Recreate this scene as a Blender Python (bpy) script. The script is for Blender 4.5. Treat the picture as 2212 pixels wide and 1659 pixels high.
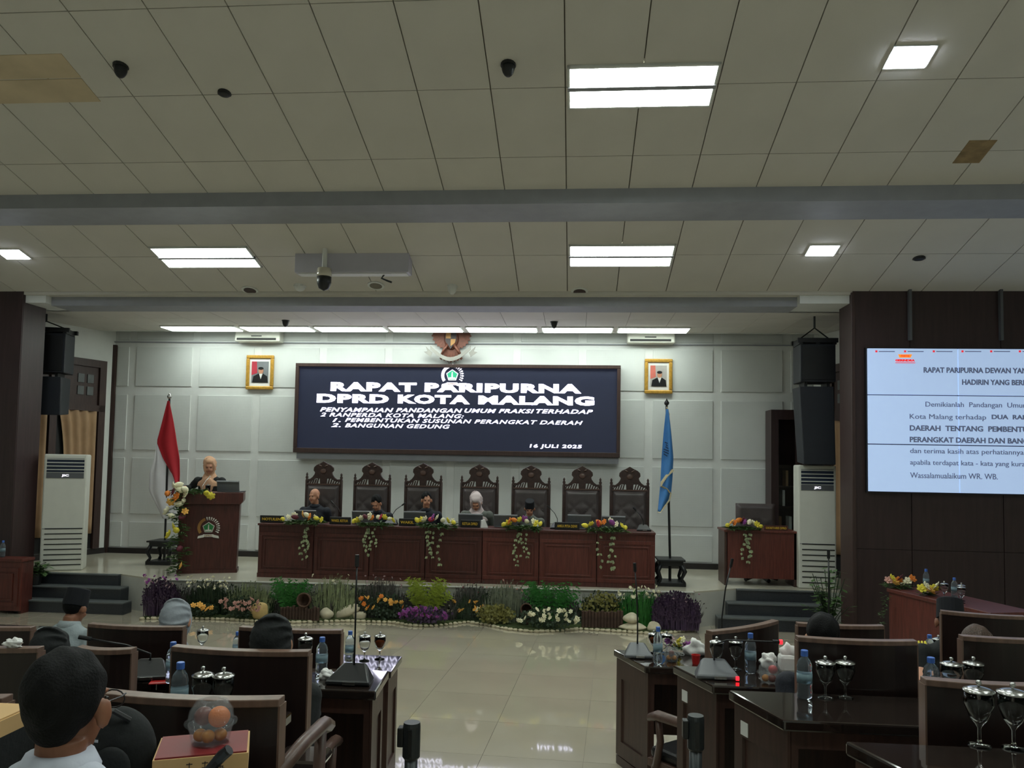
import bpy, math, random
from mathutils import Vector, Matrix
random.seed(7)
for o in list(bpy.data.objects): bpy.data.objects.remove(o)
S = bpy.context.scene
COL = S.collection
PI = math.pi

# ---------------------------------------------------------------- camera
F = 1680.0; CX, CY = 1106.0, 906.0            # focal length and principal point, pixels of 2212 x 1659
NX, NY, ROLL, CAMZ = 1240.0, 1000.0, 0.013, 2.1
_n = Vector(((NX-CX)/F, (NY-CY)/F, 1.0)).normalized()
_x = Vector((1.0, ROLL, -(_n.x+_n.y*ROLL)/_n.z)).normalized()
_z = _x.cross(_n)
RIGHT = Vector((_x.x, _n.x, _z.x)); DOWN = Vector((_x.y, _n.y, _z.y)); FWD = Vector((_x.z, _n.z, _z.z))
cd = bpy.data.cameras.new('camera'); cam = bpy.data.objects.new('camera', cd); COL.objects.link(cam)
m = Matrix.Identity(4)
for i in range(3):
    m[i][0] = RIGHT[i]; m[i][1] = -DOWN[i]; m[i][2] = -FWD[i]
m[2][3] = CAMZ
cam.matrix_world = m
cd.sensor_width = 36.0; cd.lens = F/2212*36.0; cd.shift_y = (CY-829.5)/2212; cd.clip_start = 0.05; cd.clip_end = 100
S.camera = cam
# ---------------------------------------------------------------- world and exposure
w = bpy.data.worlds.new('world'); S.world = w; w.use_nodes = True
w.node_tree.nodes['Background'].inputs[0].default_value = (0.5, 0.55, 0.6, 1)
w.node_tree.nodes['Background'].inputs[1].default_value = 0.08
S.view_settings.view_transform = 'Standard'; S.view_settings.look = 'None'
S.view_settings.gamma = 1.0; S.view_settings.use_curve_mapping = False
S.view_settings.exposure = 0.42
LAMP = 23.0        # emission of the ceiling fluorescents
SPOT = 45.0       # emission of the small square downlights

def ray(px, py): return RIGHT*((px-CX)/F) + DOWN*((py-CY)/F) + FWD
def at(px, py, Y):
    r = ray(px, py); t = Y/r.y
    return Vector((r.x*t, Y, CAMZ+r.z*t))
def onz(px, py, z):
    r = ray(px, py); t = (z-CAMZ)/r.z
    return Vector((r.x*t, r.y*t, z))

# ---------------------------------------------------------------- materials
def lin(c):
    return tuple(((v/255.0)/12.92 if v/255.0 <= 0.04045 else ((v/255.0+0.055)/1.055)**2.4) for v in c)+(1.0,)
MATS = {}
def mat(name, rgb, rough=0.6, metal=0.0, var=0.12, scale=6.0, emit=0.0, trans=0.0, bump=0.0, bscale=60.0, grain=False, spec=0.5, alpha=1.0, coat=0.0):
    if name in MATS: return MATS[name]
    M = bpy.data.materials.new(name); M.use_nodes = True
    nt = M.node_tree; b = nt.nodes['Principled BSDF']
    c = lin(rgb)
    b.inputs['Roughness'].default_value = rough; b.inputs['Metallic'].default_value = metal
    b.inputs['Specular IOR Level'].default_value = spec
    b.inputs['Base Color'].default_value = c
    if coat: b.inputs['Coat Weight'].default_value = coat; b.inputs['Coat Roughness'].default_value = 0.06
    if trans: b.inputs['Transmission Weight'].default_value = trans; b.inputs['IOR'].default_value = 1.33
    if alpha < 1: b.inputs['Alpha'].default_value = alpha
    tc = nt.nodes.new('ShaderNodeTexCoord')
    if var > 0:
        nz = nt.nodes.new('ShaderNodeTexNoise'); nz.inputs['Scale'].default_value = scale; nz.inputs['Detail'].default_value = 4
        if grain:
            mp = nt.nodes.new('ShaderNodeMapping'); mp.inputs['Scale'].default_value = (9, 9, 0.8)
            nt.links.new(tc.outputs['Object'], mp.inputs['Vector']); nt.links.new(mp.outputs['Vector'], nz.inputs['Vector'])
        else: nt.links.new(tc.outputs['Object'], nz.inputs['Vector'])
        rp = nt.nodes.new('ShaderNodeValToRGB')
        lo = tuple(v*(1-var) for v in c[:3])+(1,); hi = tuple(min(1, v*(1+var)) for v in c[:3])+(1,)
        rp.color_ramp.elements[0].color = lo; rp.color_ramp.elements[1].color = hi
        rp.color_ramp.elements[0].position = 0.3; rp.color_ramp.elements[1].position = 0.7
        nt.links.new(nz.outputs['Fac'], rp.inputs['Fac']); nt.links.new(rp.outputs['Color'], b.inputs['Base Color'])
    if bump > 0:
        n2 = nt.nodes.new('ShaderNodeTexNoise'); n2.inputs['Scale'].default_value = bscale
        nt.links.new(tc.outputs['Object'], n2.inputs['Vector'])
        bp = nt.nodes.new('ShaderNodeBump'); bp.inputs['Strength'].default_value = bump; bp.inputs['Distance'].default_value = 0.01
        nt.links.new(n2.outputs['Fac'], bp.inputs['Height']); nt.links.new(bp.outputs['Normal'], b.inputs['Normal'])
    if emit > 0:
        b.inputs['Emission Color'].default_value = c; b.inputs['Emission Strength'].default_value = emit
    MATS[name] = M
    return M

def perforated(name, rgb):
    M = mat(name, rgb, 0.75, var=0.04, scale=2)
    nt = M.node_tree; b = nt.nodes['Principled BSDF']
    tc = nt.nodes.new('ShaderNodeTexCoord'); br = nt.nodes.new('ShaderNodeTexBrick')
    br.inputs['Scale'].default_value = 18; br.inputs['Mortar Size'].default_value = 0.035
    br.inputs['Color1'].default_value = (1, 1, 1, 1); br.inputs['Color2'].default_value = (1, 1, 1, 1); br.inputs['Mortar'].default_value = (0, 0, 0, 1)
    br.inputs['Brick Width'].default_value = 0.5; br.inputs['Row Height'].default_value = 0.5; br.offset = 0
    mp = nt.nodes.new('ShaderNodeMapping'); mp.inputs['Rotation'].default_value = (PI/2, 0, 0)
    nt.links.new(tc.outputs['Object'], mp.inputs['Vector']); nt.links.new(mp.outputs['Vector'], br.inputs['Vector'])
    bp = nt.nodes.new('ShaderNodeBump'); bp.inputs['Strength'].default_value = 0.35; bp.inputs['Distance'].default_value = 0.006
    nt.links.new(br.outputs['Color'], bp.inputs['Height']); nt.links.new(bp.outputs['Normal'], b.inputs['Normal'])
    return M

WOOD = mat('dark_red_wood', (74, 37, 32), 0.38, var=0.3, scale=5, grain=True)
WOODR = mat('red_brown_wood', (92, 44, 36), 0.4, var=0.28, scale=5, grain=True)
DESKW = mat('desk_brown_wood', (64, 42, 36), 0.4, var=0.25, scale=5, grain=True)
DESKT = mat('polished_desk_top', (38, 30, 27), 0.03, var=0.2, scale=4, grain=True, coat=0.6)
CHAIRW = mat('chair_espresso_wood', (32, 19, 17), 0.35, var=0.25, scale=5, grain=True)
CHAIRE = mat('chair_edge_wood', (112, 88, 76), 0.4, var=0.2, scale=5, grain=True)
ARMW = mat('chair_arm_wood', (88, 66, 58), 0.4, var=0.2, scale=5, grain=True)
LEATH = mat('black_leather', (26, 25, 27), 0.42, var=0.2, bump=0.3, bscale=120)
LEATHT = mat('tufted_brown_leather', (80, 72, 72), 0.4, var=0.15, bump=0.2, bscale=120)
CARVE = mat('carved_dark_wood', (58, 40, 36), 0.4, var=0.3, scale=20)
WINGW = mat('wing_veneer', (52, 36, 36), 0.45, var=0.2, scale=3, grain=True)
BROWN = mat('brown_joinery', (60, 42, 38), 0.5, var=0.2, grain=True)
WHITE = mat('white_paint', (214, 216, 212), 0.6, var=0.03)
BAND = mat('wall_band_white', (222, 224, 222), 0.65, var=0.03)
PERF = perforated('perforated_panel', (211, 214, 212))
CEILT = mat('ceiling_tile_white', (206, 202, 193), 0.85, var=0.035, scale=1.5, bump=0.1, bscale=150)
CEILG = mat('ceiling_joint_grey', (128, 122, 110), 0.9, var=0.1)
CEILST = mat('stained_tile_beige', (200, 182, 152), 0.85, var=0.12, scale=3)
CEILBR = mat('water_stain_brown', (140, 118, 84), 0.9, var=0.3, scale=9)
BEAM = mat('beam_grey', (150, 152, 158), 0.7, var=0.05)
TILEM = mat('polished_floor_tile', (188, 178, 158), 0.03, var=0.06, scale=1.2, coat=1.0, spec=0.8)
GROUT = mat('floor_grout', (120, 112, 98), 0.7)
STAGEF = mat('stage_cream_tile', (196, 190, 172), 0.12, var=0.05, scale=1.5)
STAGEW = mat('stage_riser_white', (188, 188, 180), 0.5, var=0.06)
STEPM = mat('black_step_granite', (44, 47, 52), 0.35, var=0.25, scale=80)
STEPE = mat('step_nosing_grey', (92, 96, 96), 0.4, var=0.15)
BASEB = mat('black_baseboard', (42, 38, 38), 0.4)
GOLD = mat('gilt_frame', (196, 150, 62), 0.4, 0.35, var=0.2, scale=30)
BLACK = mat('black_plastic', (22, 23, 25), 0.42, var=0.15)
NAVY = mat('speaker_black', (24, 28, 36), 0.5, var=0.1, bump=0.3, bscale=200)
GREYP = mat('grey_plastic', (86, 88, 92), 0.35, var=0.05)
DGREY = mat('dark_grey_metal', (54, 58, 60), 0.35, 0.4, var=0.08)
STEEL = mat('brushed_steel', (190, 190, 188), 0.25, 1.0, var=0.05)
ACW = mat('air_conditioner_white', (206, 206, 196), 0.45, var=0.03)
ACB = mat('grille_dark_blue', (28, 40, 62), 0.4, var=0.1)
SLOT = mat('slot_black', (20, 20, 20), 0.6)
GLASS = mat('clear_glass', (236, 240, 240), 0.02, var=0, trans=1.0)
PET = mat('clear_bottle_plastic', (214, 226, 236), 0.06, var=0, trans=0.92)
PETC = mat('thin_clear_plastic', (150, 155, 158), 0.05, var=0, alpha=0.17)
WATER = mat('bottle_label_film', (150, 178, 190), 0.3, var=0.1, trans=0.5)
BLUEC = mat('blue_cap', (66, 108, 190), 0.4, var=0.05)
TEA = mat('tea', (150, 66, 24), 0.1, var=0.05, trans=0.35)
PAPER = mat('white_paper', (226, 226, 224), 0.8, var=0.03)
TISSUE = mat('soft_tissue', (232, 230, 228), 0.9, var=0.05, bump=0.4, bscale=30)
RED = mat('red_plastic', (186, 34, 34), 0.4, var=0.1)
REDG = mat('red_glow', (255, 30, 40), 0.4, var=0, emit=2.5)
LAMPM = mat('fluorescent_diffuser', (243, 255, 246), 0.5, var=0, emit=LAMP)
LAMPS = mat('stage_diffuser', (243, 255, 246), 0.5, var=0, emit=LAMP*.38)
SPOTM = mat('downlight_panel', (232, 242, 255), 0.5, var=0, emit=SPOT)
SKIN = mat('tan_skin', (190, 136, 108), 0.5, var=0.08, scale=12)
SKIND = mat('brown_skin', (140, 92, 68), 0.5, var=0.08, scale=12)
HAIR = mat('black_hair', (7, 7, 8), 0.75, var=0.3, scale=90, bump=0.3, bscale=160, spec=0.25)
HAIRB = mat('brown_hair', (72, 52, 40), 0.5, var=0.3, scale=90, bump=0.6, bscale=160)
EYE = mat('dark_eye', (24, 18, 16), 0.3, var=0)
LIP = mat('lip', (150, 84, 72), 0.5, var=0.05)
JKT = mat('navy_black_jacket', (24, 27, 38), 0.8, var=0.15, bump=0.2)
BLKC = mat('black_cloth', (20, 23, 24), 0.85, var=0.2, bump=0.2)
SAGE = mat('sage_uniform', (96, 100, 94), 0.8, var=0.1, bump=0.2)
GREYS = mat('light_grey_shirt', (150, 160, 164), 0.8, var=0.08, bump=0.2)
WSHIRT = mat('white_shirt', (196, 200, 214), 0.75, var=0.06, bump=0.15)
PEACH = mat('peach_scarf', (204, 160, 128), 0.8, var=0.08, bump=0.25, bscale=30)
PINKS = mat('pale_pink_scarf', (206, 190, 190), 0.8, var=0.06, bump=0.25, bscale=30)
GREYSC = mat('silver_grey_scarf', (150, 156, 164), 0.75, var=0.1, bump=0.35, bscale=24)
PECI = mat('black_velvet', (12, 14, 22), 0.9, var=0.15)
FRED = mat('flag_red', (178, 26, 40), 0.75, var=0.05)
FWHITE = mat('flag_white', (224, 222, 226), 0.75, var=0.03)
FBLUE = mat('flag_blue', (62, 122, 186), 0.7, var=0.08)
FGOLD = mat('fringe_gold', (186, 174, 140), 0.7, var=0.15, scale=60)
SCRB = mat('led_panel_navy', (32, 36, 54), 0.4, var=0.05, emit=0.45)
SCRT = mat('led_text_white', (236, 232, 255), 0.4, var=0, emit=4.5)
SCRT2 = mat('led_text_soft', (226, 224, 250), 0.4, var=0, emit=2.2)
VWALL = mat('video_wall_pale_blue', (176, 200, 236), 0.3, var=0.02, emit=0.5)
VTXT = mat('video_text_grey', (96, 108, 134), 0.5, var=0, emit=0.3)
VRED = mat('video_red', (226, 44, 50), 0.5, var=0, emit=0.6)
VORG = mat('video_orange', (240, 140, 40), 0.5, var=0, emit=0.7)
GRN = mat('logo_green', (40, 130, 70), 0.5, var=0.05)
GRNE = mat('logo_green_lit', (40, 150, 110), 0.5, var=0.05, emit=0.8)
LWHITE = mat('logo_white', (220, 218, 210), 0.5, var=0.05)
LGOLD = mat('logo_bronze', (160, 116, 62), 0.45, 0.2, var=0.1)
EAGLE = mat('emblem_copper', (112, 68, 54), 0.45, 0.3, var=0.25, scale=25)
EAGLED = mat('emblem_dark', (54, 44, 46), 0.5, var=0.2, scale=25)
GOLDT = mat('gold_lettering', (206, 168, 48), 0.5, var=0.05)
CURT = mat('beige_curtain', (168, 136, 104), 0.85, var=0.08)
STOCK = mat('rock_cream', (204, 194, 168), 0.8, var=0.15, scale=9, bump=0.4, bscale=18)
STOCKY = mat('rock_ochre', (196, 168, 112), 0.8, var=0.15, scale=9, bump=0.4, bscale=18)
LOGM = mat('log_brown', (74, 54, 44), 0.85, var=0.3, scale=12)
POTM = mat('clay_pot', (84, 60, 46), 0.8, var=0.2)
MOSS = mat('moss_ground', (58, 70, 30), 0.95, var=0.35, scale=14, bump=0.8, bscale=60)
PEB = mat('pebble_cream', (198, 188, 160), 0.8, var=0.2, scale=20)

def leafmat(n, rgb, var=0.35): return mat('leaf_'+n, rgb, 0.6, var=var, scale=16)
L_DARK = leafmat('dark', (38, 56, 34)); L_GREEN = leafmat('green', (44, 112, 40)); L_LIME = leafmat('lime', (134, 150, 44))
L_OLIVE = leafmat('olive', (112, 108, 48)); L_PALE = leafmat('pale', (136, 146, 108)); L_STALK = leafmat('stalk', (76, 74, 70))
L_PURP = leafmat('purple', (70, 50, 78)); L_MID = leafmat('mid', (70, 98, 52)); L_GREYG = leafmat('greygreen', (120, 126, 106))
P_PURP = mat('petal_purple', (136, 62, 136), 0.7, var=0.2); P_PINK = mat('petal_pink', (196, 148, 136), 0.7, var=0.15)
P_YEL = mat('petal_apricot', (236, 178, 88), 0.7, var=0.15); P_ORG = mat('petal_orange', (222, 128, 44), 0.7, var=0.15)
P_WHT = mat('petal_cream', (228, 222, 190), 0.7, var=0.08); P_LEM = mat('petal_lemon', (220, 204, 66), 0.7, var=0.12)
P_RED = mat('petal_red', (176, 44, 62), 0.7, var=0.15); P_MAR = mat('petal_maroon', (92, 30, 44), 0.7, var=0.15)
P_DUST = mat('petal_dust', (178, 150, 156), 0.7, var=0.15)

# ---------------------------------------------------------------- mesh building
class MB:
    def __init__(s): s.v = []; s.f = []
    def add(s, vs, fs):
        n = len(s.v); s.v += [tuple(v) for v in vs]; s.f += [tuple(i+n for i in f) for f in fs]; return s
    def b(s, x0, x1, y0, y1, z0, z1):
        return s.add([(x0,y0,z0),(x1,y0,z0),(x1,y1,z0),(x0,y1,z0),(x0,y0,z1),(x1,y0,z1),(x1,y1,z1),(x0,y1,z1)],
                     [(0,3,2,1),(4,5,6,7),(0,1,5,4),(1,2,6,5),(2,3,7,6),(3,0,4,7)])
    def c(s, cx, cy, cz, sx, sy, sz, R=None):
        vs = []
        for dz in (-.5, .5):
            for dx, dy in ((-.5,-.5),(.5,-.5),(.5,.5),(-.5,.5)):
                p = Vector((dx*sx, dy*sy, dz*sz))
                if R is not None: p = R @ p
                vs.append((p.x+cx, p.y+cy, p.z+cz))
        return s.add(vs, [(0,3,2,1),(4,5,6,7),(0,1,5,4),(1,2,6,5),(2,3,7,6),(3,0,4,7)])
    def lathe(s, prof, seg=16, c=(0,0,0), sx=1.0, sy=1.0, R=None, cap=True):
        vs = []; fs = []; n = len(prof)
        for r, z in prof:
            for k in range(seg):
                a = 2*PI*k/seg; p = Vector((r*math.cos(a)*sx, r*math.sin(a)*sy, z))
                if R is not None: p = R @ p
                vs.append((p.x+c[0], p.y+c[1], p.z+c[2]))
        for i in range(n-1):
            for k in range(seg):
                k2 = (k+1) % seg
                fs.append((i*seg+k, i*seg+k2, (i+1)*seg+k2, (i+1)*seg+k))
        if cap: fs.append(tuple(reversed(range(seg)))); fs.append(tuple(range((n-1)*seg, n*seg)))
        return s.add(vs, fs)
    def tube(s, pts, r, seg=8, flat=1.0):
        pts = [Vector(p) for p in pts]; n = len(pts)
        rs = r if isinstance(r, (list, tuple)) else [r]*n
        t0 = (pts[1]-pts[0]).normalized()
        u = t0.orthogonal().normalized(); vs = []; fs = []
        for i in range(n):
            t = (pts[min(i+1, n-1)]-pts[max(i-1, 0)]).normalized()
            u = (u-t*u.dot(t)).normalized(); w_ = t.cross(u)
            for k in range(seg):
                a = 2*PI*k/seg
                vs.append(pts[i]+u*(math.cos(a)*rs[i])+w_*(math.sin(a)*rs[i]*flat))
        for i in range(n-1):
            for k in range(seg):
                k2 = (k+1) % seg
                fs.append((i*seg+k, i*seg+k2, (i+1)*seg+k2, (i+1)*seg+k))
        fs.append(tuple(reversed(range(seg)))); fs.append(tuple(range((n-1)*seg, n*seg)))
        return s.add(vs, fs)
    def prism(s, poly, y0, y1):          # outline in x,z pushed along y
        n = len(poly)
        vs = [(x, y0, z) for x, z in poly]+[(x, y1, z) for x, z in poly]
        fs = [tuple(range(n)), tuple(reversed(range(n, 2*n)))]
        for i in range(n):
            j = (i+1) % n; fs.append((j, i, i+n, j+n))
        return s.add(vs, fs)
    def slab(s, poly, z0, z1):           # outline in x,y pushed along z
        n = len(poly)
        vs = [(x, y, z0) for x, y in poly]+[(x, y, z1) for x, y in poly]
        fs = [tuple(reversed(range(n))), tuple(range(n, 2*n))]
        for i in range(n):
            j = (i+1) % n; fs.append((i, j, j+n, i+n))
        return s.add(vs, fs)
    def ell(s, c, r, seg=14, rings=9, R=None, f=None):
        if not isinstance(r, (list, tuple)): r = (r, r, r)
        vs = []; fs = []
        for i in range(1, rings):
            th = PI*i/rings
            for k in range(seg):
                a = 2*PI*k/seg
                p = Vector((math.sin(th)*math.cos(a), math.sin(th)*math.sin(a), math.cos(th)))
                q = f(p) if f else 1.0
                p = Vector((p.x*r[0]*q, p.y*r[1]*q, p.z*r[2]*q))
                if R is not None: p = R @ p
                vs.append((p.x+c[0], p.y+c[1], p.z+c[2]))
        for sgn in (1, -1):
            p = Vector((0, 0, sgn*r[2]));
            if R is not None: p = R @ p
            vs.append((p.x+c[0], p.y+c[1], p.z+c[2]))
        T = len(vs)-2; B = len(vs)-1
        for i in range(rings-2):
            for k in range(seg):
                k2 = (k+1) % seg
                fs.append((i*seg+k, (i+1)*seg+k, (i+1)*seg+k2, i*seg+k2))
        for k in range(seg):
            k2 = (k+1) % seg
            fs.append((T, k, k2)); fs.append((B, (rings-2)*seg+k2, (rings-2)*seg+k))
        return s.add(vs, fs)
    def grid(s, fn, nu, nv):
        vs = [fn(i/nu, j/nv) for j in range(nv+1) for i in range(nu+1)]
        fs = [(j*(nu+1)+i, j*(nu+1)+i+1, (j+1)*(nu+1)+i+1, (j+1)*(nu+1)+i) for j in range(nv) for i in range(nu)]
        return s.add(vs, fs)
    def mesh(s, name, m, smooth=False):
        me = bpy.data.meshes.new(name); me.from_pydata(s.v, [], s.f); me.update()
        if m: me.materials.append(m)
        if smooth: me.polygons.foreach_set('use_smooth', [True]*len(me.polygons))
        return me
    def build(s, name, m, parent=None, smooth=False, bevel=0, solid=0, remesh=0, sub=0, loc=None, rz=0):
        o = bpy.data.objects.new(name, s.mesh(name, m, smooth)); COL.objects.link(o)
        if parent: o.parent = parent
        if loc is not None: o.location = loc
        if rz: o.rotation_euler = (0, 0, rz)
        if remesh:
            q = o.modifiers.new('join', 'REMESH'); q.mode = 'VOXEL'; q.voxel_size = remesh; q.use_smooth_shade = True
            q = o.modifiers.new('soft', 'SMOOTH'); q.iterations = 4; q.factor = 0.5
        if solid:
            q = o.modifiers.new('thick', 'SOLIDIFY'); q.thickness = solid; q.offset = 0
        if bevel:
            q = o.modifiers.new('edge', 'BEVEL'); q.width = bevel; q.segments = 2; q.limit_method = 'ANGLE'
        if sub:
            q = o.modifiers.new('sub', 'SUBSURF'); q.levels = sub; q.render_levels = sub
        return o
def tag(o, label=None, cat=None, group=None, kind=None):
    if label: o['label'] = label
    if cat: o['category'] = cat
    if group: o['group'] = group
    if kind: o['kind'] = kind
    return o
def thing(name, label, cat, loc=(0,0,0), rz=0, group=None):
    o = bpy.data.objects.new(name, None); COL.objects.link(o)
    o.empty_display_size = 0.05
    o.location = loc; o.rotation_euler = (0, 0, rz)
    return tag(o, label, cat, group)
KIDS = {}
def copy_tree(o, parent=None):
    c = o.copy(); COL.objects.link(c); c.parent = parent
    for ch in o.children: copy_tree(ch, c)
    return c
def dup(o, loc, rz=0, label=None, group=None):
    c = copy_tree(o); c.location = loc; c.rotation_euler = (0, 0, rz)
    if label: c['label'] = label
    if group: c['group'] = group
    return c
def struct(o): o['kind'] = 'structure'; return o
def piece(name, me, parent, loc, rz=0, scale=None, rot=None):
    o = bpy.data.objects.new(name, me); COL.objects.link(o); o.parent = parent; o.location = loc
    o.rotation_euler = rot if rot else (0, 0, rz)
    if scale is not None: o.scale = scale if isinstance(scale, (tuple, list)) else (scale,)*3
    return o
def text_mesh(s, bold=0.0, shear=0.0, space=1.0):
    cu = bpy.data.curves.new('t', 'FONT'); cu.body = s; cu.size = 1.0; cu.space_character = space; cu.offset = bold; cu.shear = shear; cu.extrude = 0.004; cu.resolution_u = 3
    ob = bpy.data.objects.new('t', cu)
    me = bpy.data.meshes.new_from_object(ob)
    bpy.data.objects.remove(ob); bpy.data.curves.remove(cu)
    xs = [v.co.x for v in me.vertices]; ys = [v.co.y for v in me.vertices]
    return me, min(xs), max(xs), min(ys), max(ys)
def lettering(s, parent, x0, x1, z0, z1, y, mt, bold=0.02, shear=0.0, sub=None, name='lettering', space=1.0):
    """text standing in the x,z plane facing -y; x0..x1 is the width of sub (or of all of s)"""
    me, a, b_, c, d = text_mesh(s, bold, shear, space)
    if sub: _, a, b_, _, _ = text_mesh(sub, bold, shear, space)
    sx = (x1-x0)/(b_-a); sz = (z1-z0)/(d-c)
    for v in me.vertices:
        X, Y_, Z_ = v.co
        v.co = (x0+(X-a)*sx, y-Z_, z0+(Y_-c)*sz)
    me.materials.clear(); me.materials.append(mt); me.name = name
    o = bpy.data.objects.new(name, me); COL.objects.link(o)
    if parent: o.parent = parent
    return o
# ================================================================= THE ROOM
YW = 12.6; SH = 0.46; YS = 10.15            # back wall, stage height, foot of the sloping ceiling
CZ = 4.17                                   # flat ceiling over the stage
def ceil_z(Y): return CAMZ+2.175+0.256*(YS-Y)
SL = math.atan(0.256)
XL, XR = -9.6, 8.6
# --- floor: slab and polished tiles
floor = struct(MB().b(XL-.3, XR+.3, -4.0, 13.2, -0.14, -0.012).build('floor', GROUT))
TS = 0.72
tp = MB().b(-TS/2+.0015, TS/2-.0015, -TS/2+.0015, TS/2-.0015, -0.012, 0.0).mesh('tile', TILEM)
ang = math.radians(-3.2)
o0 = onz(1042, 1631, 0); rest = MB()
for i in range(-14, 14):
    for j in range(-2, 8):
        u = (i+.5)*TS; v = (j+.5)*TS
        x = o0.x+u*math.cos(ang)-v*math.sin(ang); y = o0.y+u*math.sin(ang)+v*math.cos(ang)
        if y > 10.6 or x < XL or x > XR: continue
        if abs(x) > 0.72*y+1.6:
            R0 = Matrix.Rotation(ang, 3, 'Z'); rest.c(x, y, -.006, TS-.003, TS-.003, .012, R0); continue
        piece('floor_tile', tp, floor, (x, y, 0), ang)
tag(rest.build('outer_floor_tiles', TILEM, floor), kind='stuff')
T2, T3, T4 = .2, .3, .47
# --- tiers for the rows of seats
tier2 = MB()
tier2.b(XL, -0.93, -3.9, 4.17, -0.005, T2); tier2.b(0.5, XR, 3.76, 4.49, -0.005, T2); tier2.b(0.71, XR, -3.9, 3.76, -0.005, T2)
struct(tier2.build('seating_tier', STAGEF))
tier3 = MB()
tier3.b(XL, -0.75, -3.9, 3.13, 0.0, T3); tier3.b(0.71, XR, -3.9, 3.685, 0.0, T3)
struct(tier3.build('seating_tier', STAGEF))
struct(MB().b(XL, .5, -3.9, 2.07, 0.0, T4).b(.5, XR, -3.9, 2.58, 0.0, T4).build('seating_tier', STAGEF))
# --- stage
sl = onz(335, 1250, SH); sr = onz(1500, 1278, SH); sll = onz(262, 1240, SH); srr = onz(1590, 1271, SH)
poly = [(-9.0, 12.7), (-9.0, sll.y), (sll.x, sll.y), (sl.x, sl.y), (sr.x, sr.y), (srr.x, srr.y), (5.2, srr.y), (5.2, 12.7)]
stage = struct(MB().slab(poly, 0.0, SH-0.02).build('stage_platform', STAGEW))
MB().slab(poly, SH-0.02, SH).build('stage_floor', STAGEF, stage)
# dark front behind the planting and pale edge strip
struct(MB().tube([(sl.x, sl.y-.012, SH-.012), (sr.x, sr.y-.012, SH-.012)], 0.014, 6).build('trim_1', STAGEW))
def steps(n, xa, xb, dirx, y0):
    for k in range(3):
        z1 = SH*(3-k)/3-(0.0 if k else 0.001); yk = y0-0.2*k
        a, b_ = (xa-dirx*0.16*k, xb)
        st = struct(MB().b(min(a, b_), max(a, b_), yk, yk+(0.2 if k else .06), 0.0, z1-0.014).build('step', STEPM))
        MB().b(min(a, b_), max(a, b_), yk-.012, yk+(0.2 if k else .06), z1-0.014, z1+0.002).build('step_nosing', STEPE, st)
steps(1, sll.x, -7.4, -1, sll.y-.062)
steps(2, srr.x, 3.32, 1, srr.y-.062)
# --- back wall with grid of perforated panels
wl = at(243, 900, YW).x; wr = at(1757, 900, YW).x
wall = struct(MB().b(wl-.6, wr+.6, YW, YW+.2, 0, 4.9).build('wall_back', BAND))
px = [275, 418, 559, 700, 842, 985, 1117, 1258, 1401, 1549, 1700]
colx = [at(p, 900, YW).x for p in (282, 419, 553, 694.5, 836.5, 975, 1114.5, 1257, 1400.5, 1548.5, 1699.5)]
edges = [wl]+colx+[wr]
zt = [at(700, y, YW).z for y in (752, 838, 857, 978, 996, 1119, 1137, 1192)]
rows = [(zt[1], zt[0]), (zt[3], zt[2]), (zt[5], zt[4]), (zt[7], zt[6])]
for i in range(len(edges)-1):
    a = edges[i]+(.066 if i else .05); b_ = edges[i+1]-(.066 if i < len(edges)-2 else .01)
    for r, (z0, z1) in enumerate(rows):
        MB().b(a, b_, YW-.014, YW+.01, z0, z1).build('wall_panel', PERF, wall, bevel=.004)
    MB().b(a, b_, YW-.014, YW+.01, zt[0]+.12, 4.6).build('wall_panel', PERF, wall, bevel=.004)
struct(MB().b(wl-.1, wr+.1, YW-.03, YW+.01, zt[0]+.075, zt[0]+.09).build('trim_2', BEAM))
struct(MB().b(wl, wr, YW-.03, YW+.01, SH, SH+.09).build('baseboard_back', BASEB))
struct(MB().b(wl-.02, wl+.035, YW-.05, YW, SH, zt[0]+.03).build('trim_3', BROWN))
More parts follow.
